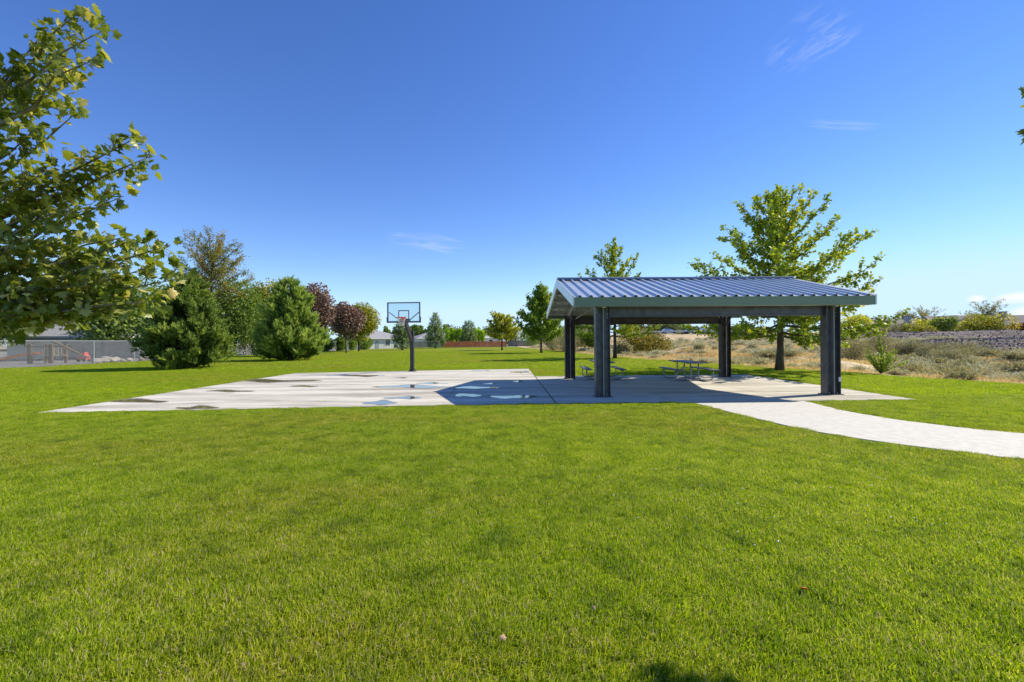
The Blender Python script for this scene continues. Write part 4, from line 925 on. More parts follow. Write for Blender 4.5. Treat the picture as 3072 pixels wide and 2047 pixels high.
for s in (-1, 1): MB().bar((-1.0 + 0.1 * s, 0.1 + 0.27 * s, 1.0), (-4.3 + 0.1 * s, -1.2 + 0.27 * s, 0.22), 0.05, 0.16).build('slide_side', M['slide'], ps)
toy = thing('toy_car', 'small red plastic ride-on toy beside the play structure', 'toy', (-41.6, 44.2, 0))
MB().box((0, 0, 0.42), (0.8, 0.5, 0.34)).box((0.05, 0, 0.75), (0.42, 0.44, 0.34)).build('body', M['pink'], toy)
for x in (-0.28, 0.28):
    for y in (-0.27, 0.27): MB().tube([(x, y - 0.05, 0.15), (x, y + 0.05, 0.15)], 0.15, 10).build('wheel', M['rubber'], toy)
def stone_mesh(seed, mat, sub=2):
    rg = np.random.RandomState(seed); import bmesh
    bm = bmesh.new(); bmesh.ops.create_icosphere(bm, subdivisions=sub, radius=1.0)
    ax = unit(rg.normal(size=(7, 3))); k = rg.uniform(0.55, 0.85, 7)
    for v in bm.verts:
        p = np.array(v.co)
        for a, q in zip(ax, k):
            s_ = p.dot(a)
            if s_ > q: p = p - a * (s_ - q)
        v.co = Vector(p * np.array([1, 0.8, 0.6]))
    me = bpy.data.meshes.new('stone'); bm.to_mesh(me); bm.free(); me.materials.append(mat); return me
sm = [stone_mesh(i, M['pale_stone']) for i in range(4)]
rg = random.Random(8)
for i, (px, py, s) in enumerate(((292, 1080, .55), (308, 1083, .5), (340, 1082, .65), (352, 1084, .4), (385, 1080, .4), (318, 1078, .7), (368, 1083, .35), (432, 1076, .5), (446, 1080, .55), (454, 1072, .5))):
    p = np.array([-37.6 - rg.uniform(0.1, 1.6), 0, 0]); Y = -p[0] / ((1536 - px) / F); o = obj('stone', sm[i % 4], None, (float(p[0]), float(Y), s * 0.28)); o.scale = (s, s, s); o.rotation_euler = (0, 0, rg.uniform(0, 6))
    tag(o, 'pale rough boulder lying along the yard side of the chain link fence', 'stone', 'boulders along the fence')

# ------------------------------------------------------------------ houses
def house(name, label, loc, rz, w, d, hw, rise, wall, roof, hip=True, over=0.5, wins=(), chim=(), door=None, group=None):
    t = thing(name, label, 'house', loc, rz, group)
    wl = MB().box((0, 0, hw / 2 - 0.2), (w, d, hw + 0.4)).build('wall', wall, t)
    X, Y = w / 2 + over, d / 2 + over; rl = (X - Y if hip else X) if X > Y else 0.2
    mb = MB(); z0 = hw; z1 = hw + rise
    vs = [(-X, -Y, z0), (X, -Y, z0), (X, Y, z0), (-X, Y, z0), (-rl, 0, z1), (rl, 0, z1)]
    mb.add(vs, [(0, 1, 5, 4), (2, 3, 4, 5), (1, 2, 5), (3, 0, 4), (3, 2, 1, 0)]); rf = mb.build('roof', roof, t)
    MB().box((0, -Y - 0.012, z0 - 0.06), (2 * X, 0.03, 0.2)).build('eave_fascia', M['white'], rf); MB().box((X + 0.012, 0, z0 - 0.06), (0.03, 2 * Y, 0.2)).build('eave_fascia', M['white'], rf)
    for (x, z, ww, wh) in wins:
        f = MB().box((x, -d / 2 - 0.03, z), (ww + 0.2, 0.06, wh + 0.2)).build('window', M['white'], t)
        for s in (-1, 1): MB().box((x + s * ww / 4, -d / 2 - 0.065, z), (ww / 2 - 0.06, 0.02, wh)).build('pane', M['window'], f)
    for (x, y, cw, ch) in chim:
        c = MB().box((x, y, hw + rise * 0.5 + ch / 2), (cw, cw, ch + rise)).build('chimney', M['siding_b'], t)
        MB().box((x, y, hw + rise + ch + 0.05), (cw + 0.2, cw + 0.2, 0.14)).build('chimney_cap', M['shingle_d'], c)
    if door: MB().box((door, -d / 2 - 0.03, 1.0), (0.95, 0.05, 2.05)).build('door', M['siding_b'], t)
    return t
gh = 'houses beyond the back fences'
house('house', 'white single-storey house with grey hip roof behind the far chain link fence', (-36.0, 119, 0), R(40), 13, 10, 2.65, 2.0, M['siding'], M['shingle'], wins=((1.4, 1.55, 1.2, 1.2),), door=-1.4, group=gh)
house('house', 'low grey-roofed house between the dark pine and the pointed pine', (-24, 142, 0), R(30), 14, 9, 2.7, 1.9, M['siding'], M['shingle'], wins=((-1, 1.6, 2.0, 1.0),), group=gh)
house('house', 'white gabled house behind the red fence', (-10.5, 154, 0), R(45), 12, 10, 2.9, 2.5, M['siding'], M['shingle'], hip=False, wins=((0, 1.6, 1.6, 1.1),), group=gh)
house('house', 'white garden house glimpsed through the leaves behind the play structure', (-57.5, 60, 0), R(8), 10, 7, 2.7, 2.0, M['siding'], M['shingle'], hip=False, wins=((2.2, 1.6, 1.2, 1.1),), group=gh)
dk = thing('garden_deck', 'raised white-railed deck in front of the garden house', 'deck', (-52.4, 54.5, 0), R(8))
MB().box((0, 0, 0.32), (4.2, 2.2, 0.12)).build('deck_floor', M['tan_wood'], dk)
for i in range(9): MB().box((-2.0 + i * 0.5, -1.05, 0.88), (0.10, 0.06, 1.0)).build('baluster', M['white'], dk)
MB().box((0, -1.05, 1.42), (4.2, 0.10, 0.08)).build('rail', M['white'], dk)
for i in range(3): MB().box((-2.4 - i * 0.3, 0, 0.26 - i * 0.09), (0.3, 1.6, 0.08)).build('step', M['tan_wood'], dk)
gt = thing('garden_gate', 'white framed mesh gate beside the white house', 'gate', (-36.8, 110.5, 0), R(10))
for x in (-0.9, 0, 0.9): MB().box((x, 0, 1.0), (0.09, 0.06, 2.0)).build('upright', M['white'], gt)
for z in (0.3, 1.1, 1.95): MB().box((0, 0.002, z), (1.8, 0.05, 0.08)).build('crossbar', M['white'], gt)

# ------------------------------------------------------------------ garden and far trees behind the lawn
ga = 'arborvitae columns behind the red fence'
rg = random.Random(17)
for i, px in enumerate((1343, 1356, 1370, 1381, 1393, 1405, 1425, 1437, 1449)):
    Y = 136 + rg.uniform(-1, 3); p = pt(px, 1020, Y)
    clump('arborvitae', 'narrow bright green arborvitae column rising behind the red fence', (p[0], Y, 0), rg.uniform(6.2, 7.2), 1.75, M['l_arb'], 300 + i, 1300, 0.42, 0.1, 12, cat='tree', group=ga, tpl=T_LEAF, dvec=(0, 0, 1.3))
for i in range(16):
    px = 1160 + i * 11.5; Y = 150 + rg.uniform(-2, 3); p = pt(px, 1020, Y)
    clump('arborvitae', 'narrow dark green arborvitae in the row behind the white house roofs', (p[0], Y, 0), rg.uniform(6.6, 8.2) + (1.2 if i in (7, 8, 9) else 0), 2.2, M['l_green'], 330 + i, 900, 0.5, 0.1, 10, cat='tree', group='arborvitae row behind the houses', dvec=(0, 0, 1.3))
gf = 'far trees on the skyline'
def far_tree(px, pytop, w_px, Y, z0, mat, seed, label, n=1500, ls=0.6, base=None, flat=1.0, cat='tree', name='far_tree', tpl=T_LEAF):
    p = pt(px, pytop, Y); H = p[2] - z0; W = w_px / F * Y
    return clump(name, label, (p[0], Y, z0), H, W, mat, seed, n, ls, base if base is not None else 0.12 * H, 16, cat=cat, group=gf, flat=flat, tpl=tpl)
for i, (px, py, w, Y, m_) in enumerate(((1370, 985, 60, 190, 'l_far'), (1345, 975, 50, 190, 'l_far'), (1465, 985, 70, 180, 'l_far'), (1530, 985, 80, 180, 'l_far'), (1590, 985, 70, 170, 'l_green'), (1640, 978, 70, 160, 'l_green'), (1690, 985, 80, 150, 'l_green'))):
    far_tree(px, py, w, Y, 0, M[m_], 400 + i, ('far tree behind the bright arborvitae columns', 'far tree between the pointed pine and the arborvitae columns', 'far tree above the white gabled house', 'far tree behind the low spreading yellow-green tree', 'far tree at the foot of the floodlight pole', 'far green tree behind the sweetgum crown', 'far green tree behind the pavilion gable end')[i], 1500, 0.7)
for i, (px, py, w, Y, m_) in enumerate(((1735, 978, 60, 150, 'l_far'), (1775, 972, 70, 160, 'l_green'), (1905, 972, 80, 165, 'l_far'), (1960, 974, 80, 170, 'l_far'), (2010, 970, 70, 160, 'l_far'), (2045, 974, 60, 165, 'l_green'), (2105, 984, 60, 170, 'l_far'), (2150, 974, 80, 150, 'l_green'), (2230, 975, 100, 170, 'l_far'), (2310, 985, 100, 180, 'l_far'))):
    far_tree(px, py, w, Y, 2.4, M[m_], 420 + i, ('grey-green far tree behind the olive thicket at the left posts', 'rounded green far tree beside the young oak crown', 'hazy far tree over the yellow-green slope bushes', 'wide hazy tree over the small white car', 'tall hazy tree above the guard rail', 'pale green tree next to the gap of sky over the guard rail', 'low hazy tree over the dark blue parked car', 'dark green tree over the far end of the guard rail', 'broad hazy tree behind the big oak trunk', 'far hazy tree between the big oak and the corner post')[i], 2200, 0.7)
for i, (px, py, w, Y) in enumerate(((1730, 985, 60, 72), (1770, 1000, 50, 66))):
    far_tree(px, py, w, Y, 0.6, M['l_green'], 440 + i, 'olive green tree at the foot of the dry slope behind the left posts', 3000, 0.30)

# grey thicket where the lawn meets the dry slope
for i, (px, pb, pt_, w, lab) in enumerate(((1690, 1057, 992, 100, 'tall grey-green thicket between the sweetgum and the pavilion'), (1650, 1053, 1005, 70, 'grey-green thicket just behind the sweetgum trunk'), (1590, 1045, 1008, 70, 'low green thicket left of the sweetgum'), (1748, 1055, 985, 90, 'olive thicket seen between the pavilion left posts'))):
    p = gp(px, pb); Hh = 1.7 * (pb - pt_) / max(1, (pb - (1022.5 - 0.00785 * (px - 1536))))
    clump('thicket', lab, (p[0] + 0.6, p[1] + 1.0, 0), Hh, w / F * p[1], M['l_sageg'] if i != 2 else M['l_green'], 460 + i, 4500, 0.20, 0.0, 18, cat='bush', tpl=T_LONG, group='thickets at the lawn corner', dvec=(0, 0, 0.6))

# ------------------------------------------------------------------ dry slope: scrub, rubble mounds, road
def mound(label, name, cx, cy, rx, ry, h, rot, seed, nst=900, zb=None):
    rg_ = np.random.RandomState(seed); n = 44; u = np.linspace(-1.05, 1.05, n); U, V = np.meshgrid(u, u, indexing='ij')
    X = U * rx; Y = V * ry; c, s = math.cos(rot), math.sin(rot); wx = cx + X * c - Y * s; wy = cy + X * s + Y * c
    r = np.sqrt(U ** 2 + V ** 2) + 0.10 * fbm(wx * 1.0, wy, 0.25, 3); prof = sstep((1.0 - r) / 0.42)
    base = hill_z(wx, wy); Z = base - 0.35 + (h - base + 0.35) * prof * (1 + 0.07 * fbm(wx, wy, 0.4, 3)) + 0.07 * fbm(wx, wy, 2.2, 3)
    idx = np.arange(n * n).reshape(n, n); q = np.stack([idx[:-1, :-1], idx[1:, :-1], idx[1:, 1:], idx[:-1, 1:]], -1).reshape(-1, 4)
    o = obj(name, mesh_np(name, np.stack([wx, wy, Z], -1).reshape(-1, 3), q, M['rubble'], smooth=True)); tag(o, kind='structure')
    return wx, wy, Z, prof
MND = [mound('', 'rubble_mound', 58, 46, 21, 9, 1.5, R(-6), 1), mound('', 'rubble_mound', 82, 76, 35, 14, 2.6, R(-4), 2)]
stn = [stone_mesh(20 + i, M['stone'], 1) for i in range(3)]

def upright_bush(seed, H, W, n, ls, mat, name):
    """sage clump: many fine leafy shoots fanning out of the ground"""
    rng = np.random.RandomState(seed); ns = n // 9; az = rng.uniform(0, 6.28, ns); tilt = np.abs(rng.normal(size=ns)) * 0.55
    L = H * rng.uniform(0.6, 1.05, ns) / np.maximum(0.45, np.cos(tilt) ** 0.5)
    d = np.stack([np.cos(az) * np.sin(tilt) * W / H, np.sin(az) * np.sin(tilt) * W / H, np.cos(tilt)], 1)
    b = np.stack([np.cos(az), np.sin(az), 0 * az], 1) * rng.uniform(0, 0.25, (ns, 1)) * W * 0.6
    t = rng.uniform(0.25, 1.0, (ns, 9)); p = b[:, None] + d[:, None] * (L[:, None] * t)[..., None] + rng.normal(size=(ns, 9, 3)) * 0.05
    dd = d[:, None] * 0.9 + rng.normal(size=(ns, 9, 3)) * 0.4; rn = np.clip(0.15 + 0.55 * t + rng.normal(size=t.shape) * 0.2, 0, 1)
    p = p.reshape(-1, 3); p[:, 2] = np.maximum(p[:, 2], 0.02)
    V, Fc, k = place(T_LONG[0], T_LONG[1], p, frames(dd.reshape(-1, 3), rng, 0.4), ls * rng.uniform(0.6, 1.3, len(p)))
    return mesh_np(name, V, Fc, mat, np.repeat(rn.ravel(), k))
SAGE = [upright_bush(500 + i, 0.60, 1.0, 1500, 0.15, M['l_sage'], 'sagebrush') for i in range(4)]
SCRUB = [upright_bush(510 + i, 0.75, 1.3, 1700, 0.20, M['l_sageg'], 'scrub') for i in range(3)]
rg = np.random.RandomState(77); pts = []
def visible(x, y): px = 1536 + x / y * F; return -50 < px < 3150
cand = []
while len(cand) < 5000:
    y = rg.uniform(13, 105); d = rg.uniform(0.8, 75); x = float(edge_s(np.array(y))) + d
    if not visible(x, y): continue
    cand.append((x, y, d))
used = []; far_pts = []
for (x, y, d) in cand:
    dens = 0.5 + 0.5 * float(fbm(np.array(x), np.array(y), 0.15, 2))
    if rg.rand() > (0.35 + 0.6 * dens if x / y > 0.66 else 0.08 + 0.42 * dens): continue
    if any((x - a) ** 2 + (y - b) ** 2 < (0.75 + 0.010 * y) ** 2 for a, b, _ in used): continue
    if ((x - 20.8) / 2.2) ** 2 + ((y - 29.5) / 3.0) ** 2 < 1: continue
    if ((x - 58) / 20) ** 2 + ((y - 46) / 8.2) ** 2 < 1 or ((x - 82) / 34) ** 2 + ((y - 76) / 13) ** 2 < 1: continue
    used.append((x, y, d))
used.sort(key=lambda q: q[1])
print('sage', len(used))
for i, (x, y, d) in enumerate(used):
    if i < 290:
        green = rg.rand() < (0.32 if x / y > 0.72 else 0.10); me = (SCRUB if green else SAGE)[rg.randint(3)]
        s = rg.uniform(0.6, 1.2); o = obj('scrub_bush' if green else 'sagebrush', me, None, (x, y, hz(x, y) - 0.03)); o.scale = (s * rg.uniform(0.85, 1.25), s, s * rg.uniform(0.75, 1.1)); o.rotation_euler = (0, 0, rg.uniform(0, 6.28))
        size_ = 'small' if s < 0.78 else ('large' if s > 1.02 else 'middling')
        where_ = 'at the lawn edge' if d < 4 else ('at the foot of the rubble mounds' if x / y > 0.8 and y > 28 else ('on the slope behind the pavilion' if x / y < 0.62 else 'in the scrub beside the lawn'))
        if green: tag(o, size_ + ' dull green scrub bush ' + where_, 'bush', size_ + ' green scrub bushes ' + where_)
        else: tag(o, size_ + ' pale grey sagebrush clump ' + where_, 'bush', size_ + ' sagebrush clumps ' + where_)
    else: far_pts.append((x, y))
# larger green scrub on the face of the near rubble mound
for i, (px, pb, ptop, w, Y) in enumerate(((2800, 1085, 1026, 110, 37), (2880, 1085, 1022, 130, 38), (2950, 1082, 1042, 120, 38), (2840, 1092, 1045, 120, 34), (2560, 1075, 1010, 110, 33), (2640, 1060, 1005, 90, 42), (2730, 1062, 1020, 70, 40))):
    p = pt(px, pb, Y); z = min(p[2], hz(p[0], Y) + 0.6) if Y > 35 else hz(p[0], Y); H = pt(px, ptop, Y)[2] - z
    clump('scrub_thicket', ('broad dull green scrub thicket growing on the dark rubble mound', 'dull green scrub thicket next to the pavilion corner post', 'tall scrub thicket behind the young vase-shaped shrub', 'narrow scrub thicket between the young shrub and the rubble mound')[max(0, i - 3)], (p[0], Y, z - 0.1), max(0.9, H + 0.1), w / F * Y, M['l_sageg'], 530 + i, 4200, 0.15, 0.0, 16, cat='bush', group='green thickets by the rubble mounds', tpl=T_LONG, flat=0.7)
# young vase-shaped shrub at the lawn edge
rng = np.random.RandomState(540); vp = gp(2642, 1121); root = thing('young_shrub', 'young vase-shaped leafy shrub with one tall leader at the lawn edge', 'shrub', (vp[0], vp[1], 0)); mb = MB(); P, D, RN = [], [], []
for i in range(24):
    az = rng.uniform(0, 6.28); el = rng.uniform(R(28), R(72)); L = rng.uniform(0.9, 1.45)
    if i == 0: el, L = R(88), 1.95
    pth = branch_path((0, 0, 0), az, el, L, R(12), rng, 6); mb.tube([tuple(p) for p in pth], list(np.linspace(0.014, 0.004, 6)), 5, False)
    c = int(70 * L); u = rng.uniform(0.12, 1, c); P.append(along(pth, u) + rng.normal(size=(c, 3)) * 0.035); D.append(unit(pth[-1] - pth[0]) * 0.6 + rng.normal(size=(c, 3)) * 0.6); RN.append(rng.rand(c))
mb.build('stems', M['bark'], root); P, D, RN = map(np.concatenate, (P, D, RN))
obj('foliage', crown_mesh('foliage', T_LEAF, P, D, 0.085 * rng.uniform(0.7, 1.3, len(P)), M['l_gum'], rng, RN), root)
for i, (px, pb, ptop, w, Y, m_, lab) in enumerate(((1958, 1022, 988, 110, 62, 'l_yellow', 'bright yellow-green bush on the slope behind the pavilion'), (1905, 1020, 985, 110, 60, 'l_yellow', 'yellow-green bush beside the young oak on the slope'), (1872, 1050, 1030, 60, 50, 'l_sageg', 'dark twiggy bush on the bank behind the front post'))):
    p = pt(px, pb, Y); z = hz(p[0], Y); clump('slope_bush', lab, (p[0], Y, z - 0.05), max(1.0, pt(px, ptop, Y)[2] - z), w / F * Y, M[m_], 550 + i, 3800, 0.22, 0.0, 16, cat='bush', flat=0.8, tpl=T_LEAF)

# ------------------------------------------------------------------ road on the slope with guard rail, parked cars
rd = [(18, 118), (40, 112), (75, 108)]
road = MB()
for a, b in zip(rd[:-1], rd[1:]):
    road.add([(a[0], a[1], 3.05), (b[0], b[1], 3.25), (b[0], b[1] + 6, 3.25), (a[0], a[1] + 6, 3.05)], [(0, 1, 2, 3)])
road = road.build('road', M['asphalt']); tag(road, kind='structure')
bank = MB()
for a, b in zip(rd[:-1], rd[1:]):
    bank.add([(a[0], a[1] - 9, 1.2), (b[0], b[1] - 9, 1.2), (b[0], b[1] - 0.01, 3.24), (a[0], a[1] - 0.01, 3.04)], [(0, 1, 2, 3)])
tag(bank.build('road_bank', M['dry']), kind='structure')
gr = thing('guard_rail', 'pale roadside guard rail on posts along the top of the dry slope', 'guard rail', (18, 117.6, 3.0))
for a, b in zip(rd[:-1], rd[1:]):
    A = np.array([a[0] - 18, a[1] - 118, 0.0 if a is rd[0] else 0.2]); B = np.array([b[0] - 18, b[1] - 118, 0.2])
    MB().bar(tuple(A + [0, 0, 0.62]), tuple(B + [0, 0, 0.62]), 0.06, 0.34).build('rail', M['wire'], gr)
    L = np.linalg.norm(B - A); n = int(L / 2.0)
    pm = MB().box((0, 0.08, 0.45), (0.16, 0.14, 0.95)).mesh('post', M['brown_wood'])
    for k in range(n): obj('post', pm, gr, tuple(A + (B - A) * k / n))
def car(label, loc, rz, paint):
    t = thing('parked_car', label, 'car', loc, rz, 'cars parked on the road above the slope')
    pr = [(-2.1, 0.35), (-2.1, 0.8), (-1.3, 0.92), (-0.75, 1.42), (0.85, 1.45), (1.5, 0.98), (2.1, 0.85), (2.15, 0.35)]
    vs = [(x, s * 0.86 * (1 if z < 1 else 0.82), z) for s in (-1, 1) for x, z in pr]; n = len(pr)
    MB().add(vs, [tuple(range(n)), tuple(range(2 * n - 1, n - 1, -1))] + [(i, n + i, n + (i + 1) % n, (i + 1) % n) for i in range(n)]).build('body', paint, t)
    for s in (-1, 1): MB().add([(-1.1, s * 0.80, 0.98), (-0.68, s * 0.74, 1.36), (0.78, s * 0.74, 1.38), (1.3, s * 0.80, 1.0)], [(0, 1, 2, 3)]).build('side_window', M['window'], t)
    for x in (-1.3, 1.35):
        for s in (-1, 1): MB().tube([(x, s * 0.68, 0.33), (x, s * 0.90, 0.33)], 0.33, 12).build('wheel', M['rubber'], t)
for px, lab, m_ in ((2008, 'small white car parked under the roadside trees', 'car_w'), (2070, 'dark blue car parked beside the guard rail', 'car_d'), (2112, 'white car parked right of the dark blue one', 'car_w')):
    p = pt(px, 1005, 117.5); car(lab, (p[0], 118.5 if px < 2040 else 116.5, 3.12), R(175), M[m_])

# houses and trees of the far neighbourhood on the right
gn_ = 'houses beyond the rubble mounds'
def rh(px, Y, z, *a, **k): p = pt(px, 1000, Y); return (p[0], Y, z)
house('house', 'taupe house with two blue-grey chimneys behind the yellowing bush', rh(2760, 118, 1.9), R(-14), 15, 9, 2.6, 2.0, M['siding_t'], M['shingle_d'], hip=False, chim=((-4.2, -3.0, 1.2, 0.7), (5.2, -3.2, 1.3, 0.6)), wins=((0.5, 1.5, 1.6, 1.0),), group=gn_)
house('house', 'low brown-roofed house with a long pale wall beyond the mounds', rh(2650, 125, 2.2), R(-8), 16, 9, 2.5, 1.5, M['siding_t'], M['shingle_d'], hip=False, wins=((2, 1.5, 1.8, 1.0), (-4, 1.5, 1.4, 1.0)), group=gn_)
house('house', 'blue-grey house partly hidden by the large domed bush', rh(2872, 112, 1.4), R(-22), 12, 9, 3.6, 2.1, M['siding_b'], M['shingle_d'], hip=False, wins=((-2, 1.8, 1.2, 1.2),), group=gn_)
house('house', 'grey house with porch at the red-leaved tree', rh(3045, 104, 1.7), R(-28), 10, 8, 2.8, 2.2, M['siding_b'], M['shingle_d'], hip=False, wins=((-2, 1.5, 1.0, 1.1), (2, 1.5, 1.0, 1.1)), chim=((-2, 0, 1.0, 0.8),), group=gn_)
FT = [(2945, 950, 190, 90, 2.0, 'l_maple_y', 'large domed olive bush in front of the far grey houses', 6000, 0.32, 0.0), (2800, 956, 130, 108, 2.3, 'l_locust_y', 'loose olive tree behind the twin chimneys', 3000, 0.42, 0.4),
      (2835, 958, 70, 104, 2.6, 'l_green', 'dark green tree between the far houses', 2200, 0.40, 0.4), (2690, 972, 130, 88, 1.9, 'l_sageg', 'grey-green bush before the low brown-roofed house', 3800, 0.28, 0.0),
      (2745, 975, 110, 84, 1.9, 'l_maple_y', 'olive bush in front of the taupe house', 3200, 0.28, 0.0), (2785, 990, 60, 82, 1.7, 'l_yellow', 'low yellow bush on the crest of the rubble mound', 1800, 0.24, 0.0), (2640, 985, 90, 88, 1.9, 'l_sageg', 'sparse brown bush left of the low brown-roofed house', 2500, 0.28, 0.0),
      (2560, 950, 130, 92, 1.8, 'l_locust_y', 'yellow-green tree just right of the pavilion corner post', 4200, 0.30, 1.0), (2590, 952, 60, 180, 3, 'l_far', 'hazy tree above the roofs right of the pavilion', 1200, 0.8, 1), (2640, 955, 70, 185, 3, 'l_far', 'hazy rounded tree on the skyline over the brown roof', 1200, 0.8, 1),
      (2990, 965, 60, 150, 3, 'l_far', 'far green tree behind the domed bush', 1200, 0.6, 1), (3050, 958, 60, 160, 3, 'l_far', 'far green tree at the end of the houses', 1400, 0.6, 1), (3040, 980, 50, 96, 2.4, 'l_red', 'red-leaved tree beside the grey house with porch', 2000, 0.3, 0.4), (3075, 975, 60, 94, 2.4, 'l_red', 'dark red tree beyond the grey house with porch', 2000, 0.3, 0.4)]
for i, (px, py, w, Y, z0, m_, lab, n, ls, b_) in enumerate(FT):
    p = pt(px, py, Y); clump('far_tree' if b_ > 0 else 'far_bush', lab, (p[0], Y, z0 - 0.2), p[2] - z0 + 0.2, w / F * Y, M[m_], 600 + i, n, ls, b_, 16, cat='tree' if b_ > 0 else 'bush', group=gf, tpl=T_LEAF)
for i, (px, py, w, Y, lab) in enumerate(((2962, 930, 120, 108, 'sparse fan-shaped locust rising above the large domed bush'), (2770, 945, 110, 122, 'sparse fan-shaped locust above the twin chimneys'), (2715, 950, 80, 126, 'thin fan-shaped locust left of the twin chimneys'))):
    p = pt(px, py, Y); H = p[2] - 2.6; W = w / F * Y
    broadleaf('locust_tree', lab, (p[0], Y, 2.6), H, H * 0.42, lambda t, W=W: W * 0.56 * (1 - 0.35 * t), 26, R(28), R(62), R(-14), 1700, 0.45, M['l_locust'], M['bark'], 650 + i, tr=0.12, tpl=T_LONG, group='sparse locusts over the far houses', twig=0.22, tw_per_m=1.6, jit=0.1)
lp = pt(1547, 955, 170)
t = thing('light_pole', 'far floodlight pole with a rack of lamps above the yellow-green tree', 'light pole', (lp[0], 170, 0)); zt = lp[2]
MB().tube([(0, 0, 0), (0, 0, zt)], [0.16, 0.10], 8).build('pole', M['hoop_post'], t)
for z in (zt - 0.2, zt - 2.0): MB().box((0, 0, z), (5.0, 0.14, 0.16)).build('crossarm', M['hoop_post'], t)
for z in (zt - 0.2, zt - 2.0):
    for k in range(4): MB().box((-2.1 + 1.4 * k, -0.25, z + 0.45), (0.7, 0.5, 0.7)).build('lamp', M['hoop_post'], t)

# ------------------------------------------------------------------ ground cover (uncountable): grass, straw, clover, rubble
def patch_mesh(name, r, n, h, w, seed, mat, lean=0.35, dry=0.05, comb=0.0):
    rng = np.random.RandomState(seed); a = rng.uniform(0, 6.28, n); q = r * np.sqrt(rng.rand(n))
    b = np.stack([np.cos(a) * q, np.sin(a) * q, np.zeros(n)], 1)
    az = rng.uniform(0, 6.28, n) if comb == 0 else rng.normal(size=n) * comb; ln = np.abs(rng.normal(size=n)) * lean + 0.08; hh = h * rng.uniform(0.45, 1.15, n)
    d = np.stack([np.cos(az), np.sin(az), 0 * az], 1); fa = rng.uniform(0, 6.28, n); s = np.stack([np.cos(fa), np.sin(fa), 0 * fa], 1) * (w * rng.uniform(0.6, 1.2, n) / 2)[:, None]
    up = np.array([0, 0, 1.0]); mid = b + d * (hh * ln * 0.35)[:, None] + up * (hh * 0.55)[:, None]; tip = b + d * (hh * np.minimum(ln, 1.2))[:, None] + up * (hh * np.sqrt(np.maximum(0.2, 1 - 0.5 * ln ** 2)))[:, None]
    V = np.stack([b - s, b + s, mid + s * 0.85, mid - s * 0.85, tip], 1).reshape(-1, 3); o = (np.arange(n) * 5)[:, None]
    q4 = np.concatenate([o, o + 1, o + 2, o + 3], 1); t3 = np.concatenate([o + 3, o + 2, o + 4], 1)
    rn = np.clip(rng.beta(1.2, 1.2, n) * 0.92, 0, 0.9); rn[rng.rand(n) < dry] = 0.97
    return mesh_np(name, V, [q4, t3], mat, np.repeat(rn, 5))
def gn_scatter(name, pts, sc, rot, pick, sources):
    me = bpy.data.meshes.new(name); P = np.asarray(pts, dtype=np.float32); me.vertices.add(len(P)); me.vertices.foreach_set('co', P.ravel())
    a = me.attributes.new('sc', 'FLOAT', 'POINT'); a.data.foreach_set('value', np.asarray(sc, np.float32))
    a = me.attributes.new('rot', 'FLOAT_VECTOR', 'POINT'); a.data.foreach_set('vector', np.asarray(rot, np.float32).ravel())
    a = me.attributes.new('pick', 'INT', 'POINT'); a.data.foreach_set('value', np.asarray(pick, np.int32))
    o = obj(name, me); ng = bpy.data.node_groups.new(name + '_scatter', 'GeometryNodeTree')
    ng.interface.new_socket('Geometry', in_out='INPUT', socket_type='NodeSocketGeometry'); ng.interface.new_socket('Geometry', in_out='OUTPUT', socket_type='NodeSocketGeometry')
    gi, go = ng.nodes.new('NodeGroupInput'), ng.nodes.new('NodeGroupOutput'); iop = ng.nodes.new('GeometryNodeInstanceOnPoints'); jn = ng.nodes.new('GeometryNodeJoinGeometry')
    for s in sources[::-1]:
        oi = ng.nodes.new('GeometryNodeObjectInfo'); oi.inputs['Object'].default_value = s; oi.inputs['As Instance'].default_value = True; ng.links.new(oi.outputs['Geometry'], jn.inputs[0])
    def na(nm, ty): n = ng.nodes.new('GeometryNodeInputNamedAttribute'); n.data_type = ty; n.inputs['Name'].default_value = nm; return n.outputs['Attribute']
    ng.links.new(gi.outputs[0], iop.inputs['Points']); ng.links.new(jn.outputs[0], iop.inputs['Instance']); iop.inputs['Pick Instance'].default_value = True
    ng.links.new(na('pick', 'INT'), iop.inputs['Instance Index'])
    e2r = ng.nodes.new('FunctionNodeEulerToRotation'); ng.links.new(na('rot', 'FLOAT_VECTOR'), e2r.inputs[0]); ng.links.new(e2r.outputs[0], iop.inputs['Rotation'])
    ng.links.new(na('sc', 'FLOAT'), iop.inputs['Scale']); ng.links.new(iop.outputs[0], go.inputs[0])
    md = o.modifiers.new('scatter', 'NODES'); md.node_group = ng; return o
def src(name, me): return bpy.data.objects.new(name, me)   # kept out of the scene: only a source for the scatter
# distance from the concrete (positive on the grass)
POLYS = [np.array([CA, CB, CC, CD]), np.array([PA, PB, PC, PD]), np.array(list(PL) + list(PH[::-1]))]
def sd_poly(p, poly):
    a = poly; b = np.roll(poly, -1, 0); pa = p[:, None] - a[None]; ba = (b - a)[None]
    h = np.clip((pa * ba).sum(-1) / (ba * ba).sum(-1), 0, 1); dist = np.sqrt(((pa - ba * h[..., None]) ** 2).sum(-1)).min(1)
    y1, y2 = a[:, 1][None], b[:, 1][None]; x1, x2 = a[:, 0][None], b[:, 0][None]; py, px = p[:, 1:2], p[:, 0:1]
    with np.errstate(divide='ignore', invalid='ignore'): cr = ((y1 > py) != (y2 > py)) & (px < (x2 - x1) * (py - y1) / (y2 - y1) + x1)
    return np.where(cr.sum(1) % 2 == 1, -dist, dist)
def sd_all(p): return np.min([sd_poly(p, q) for q in POLYS], 0)
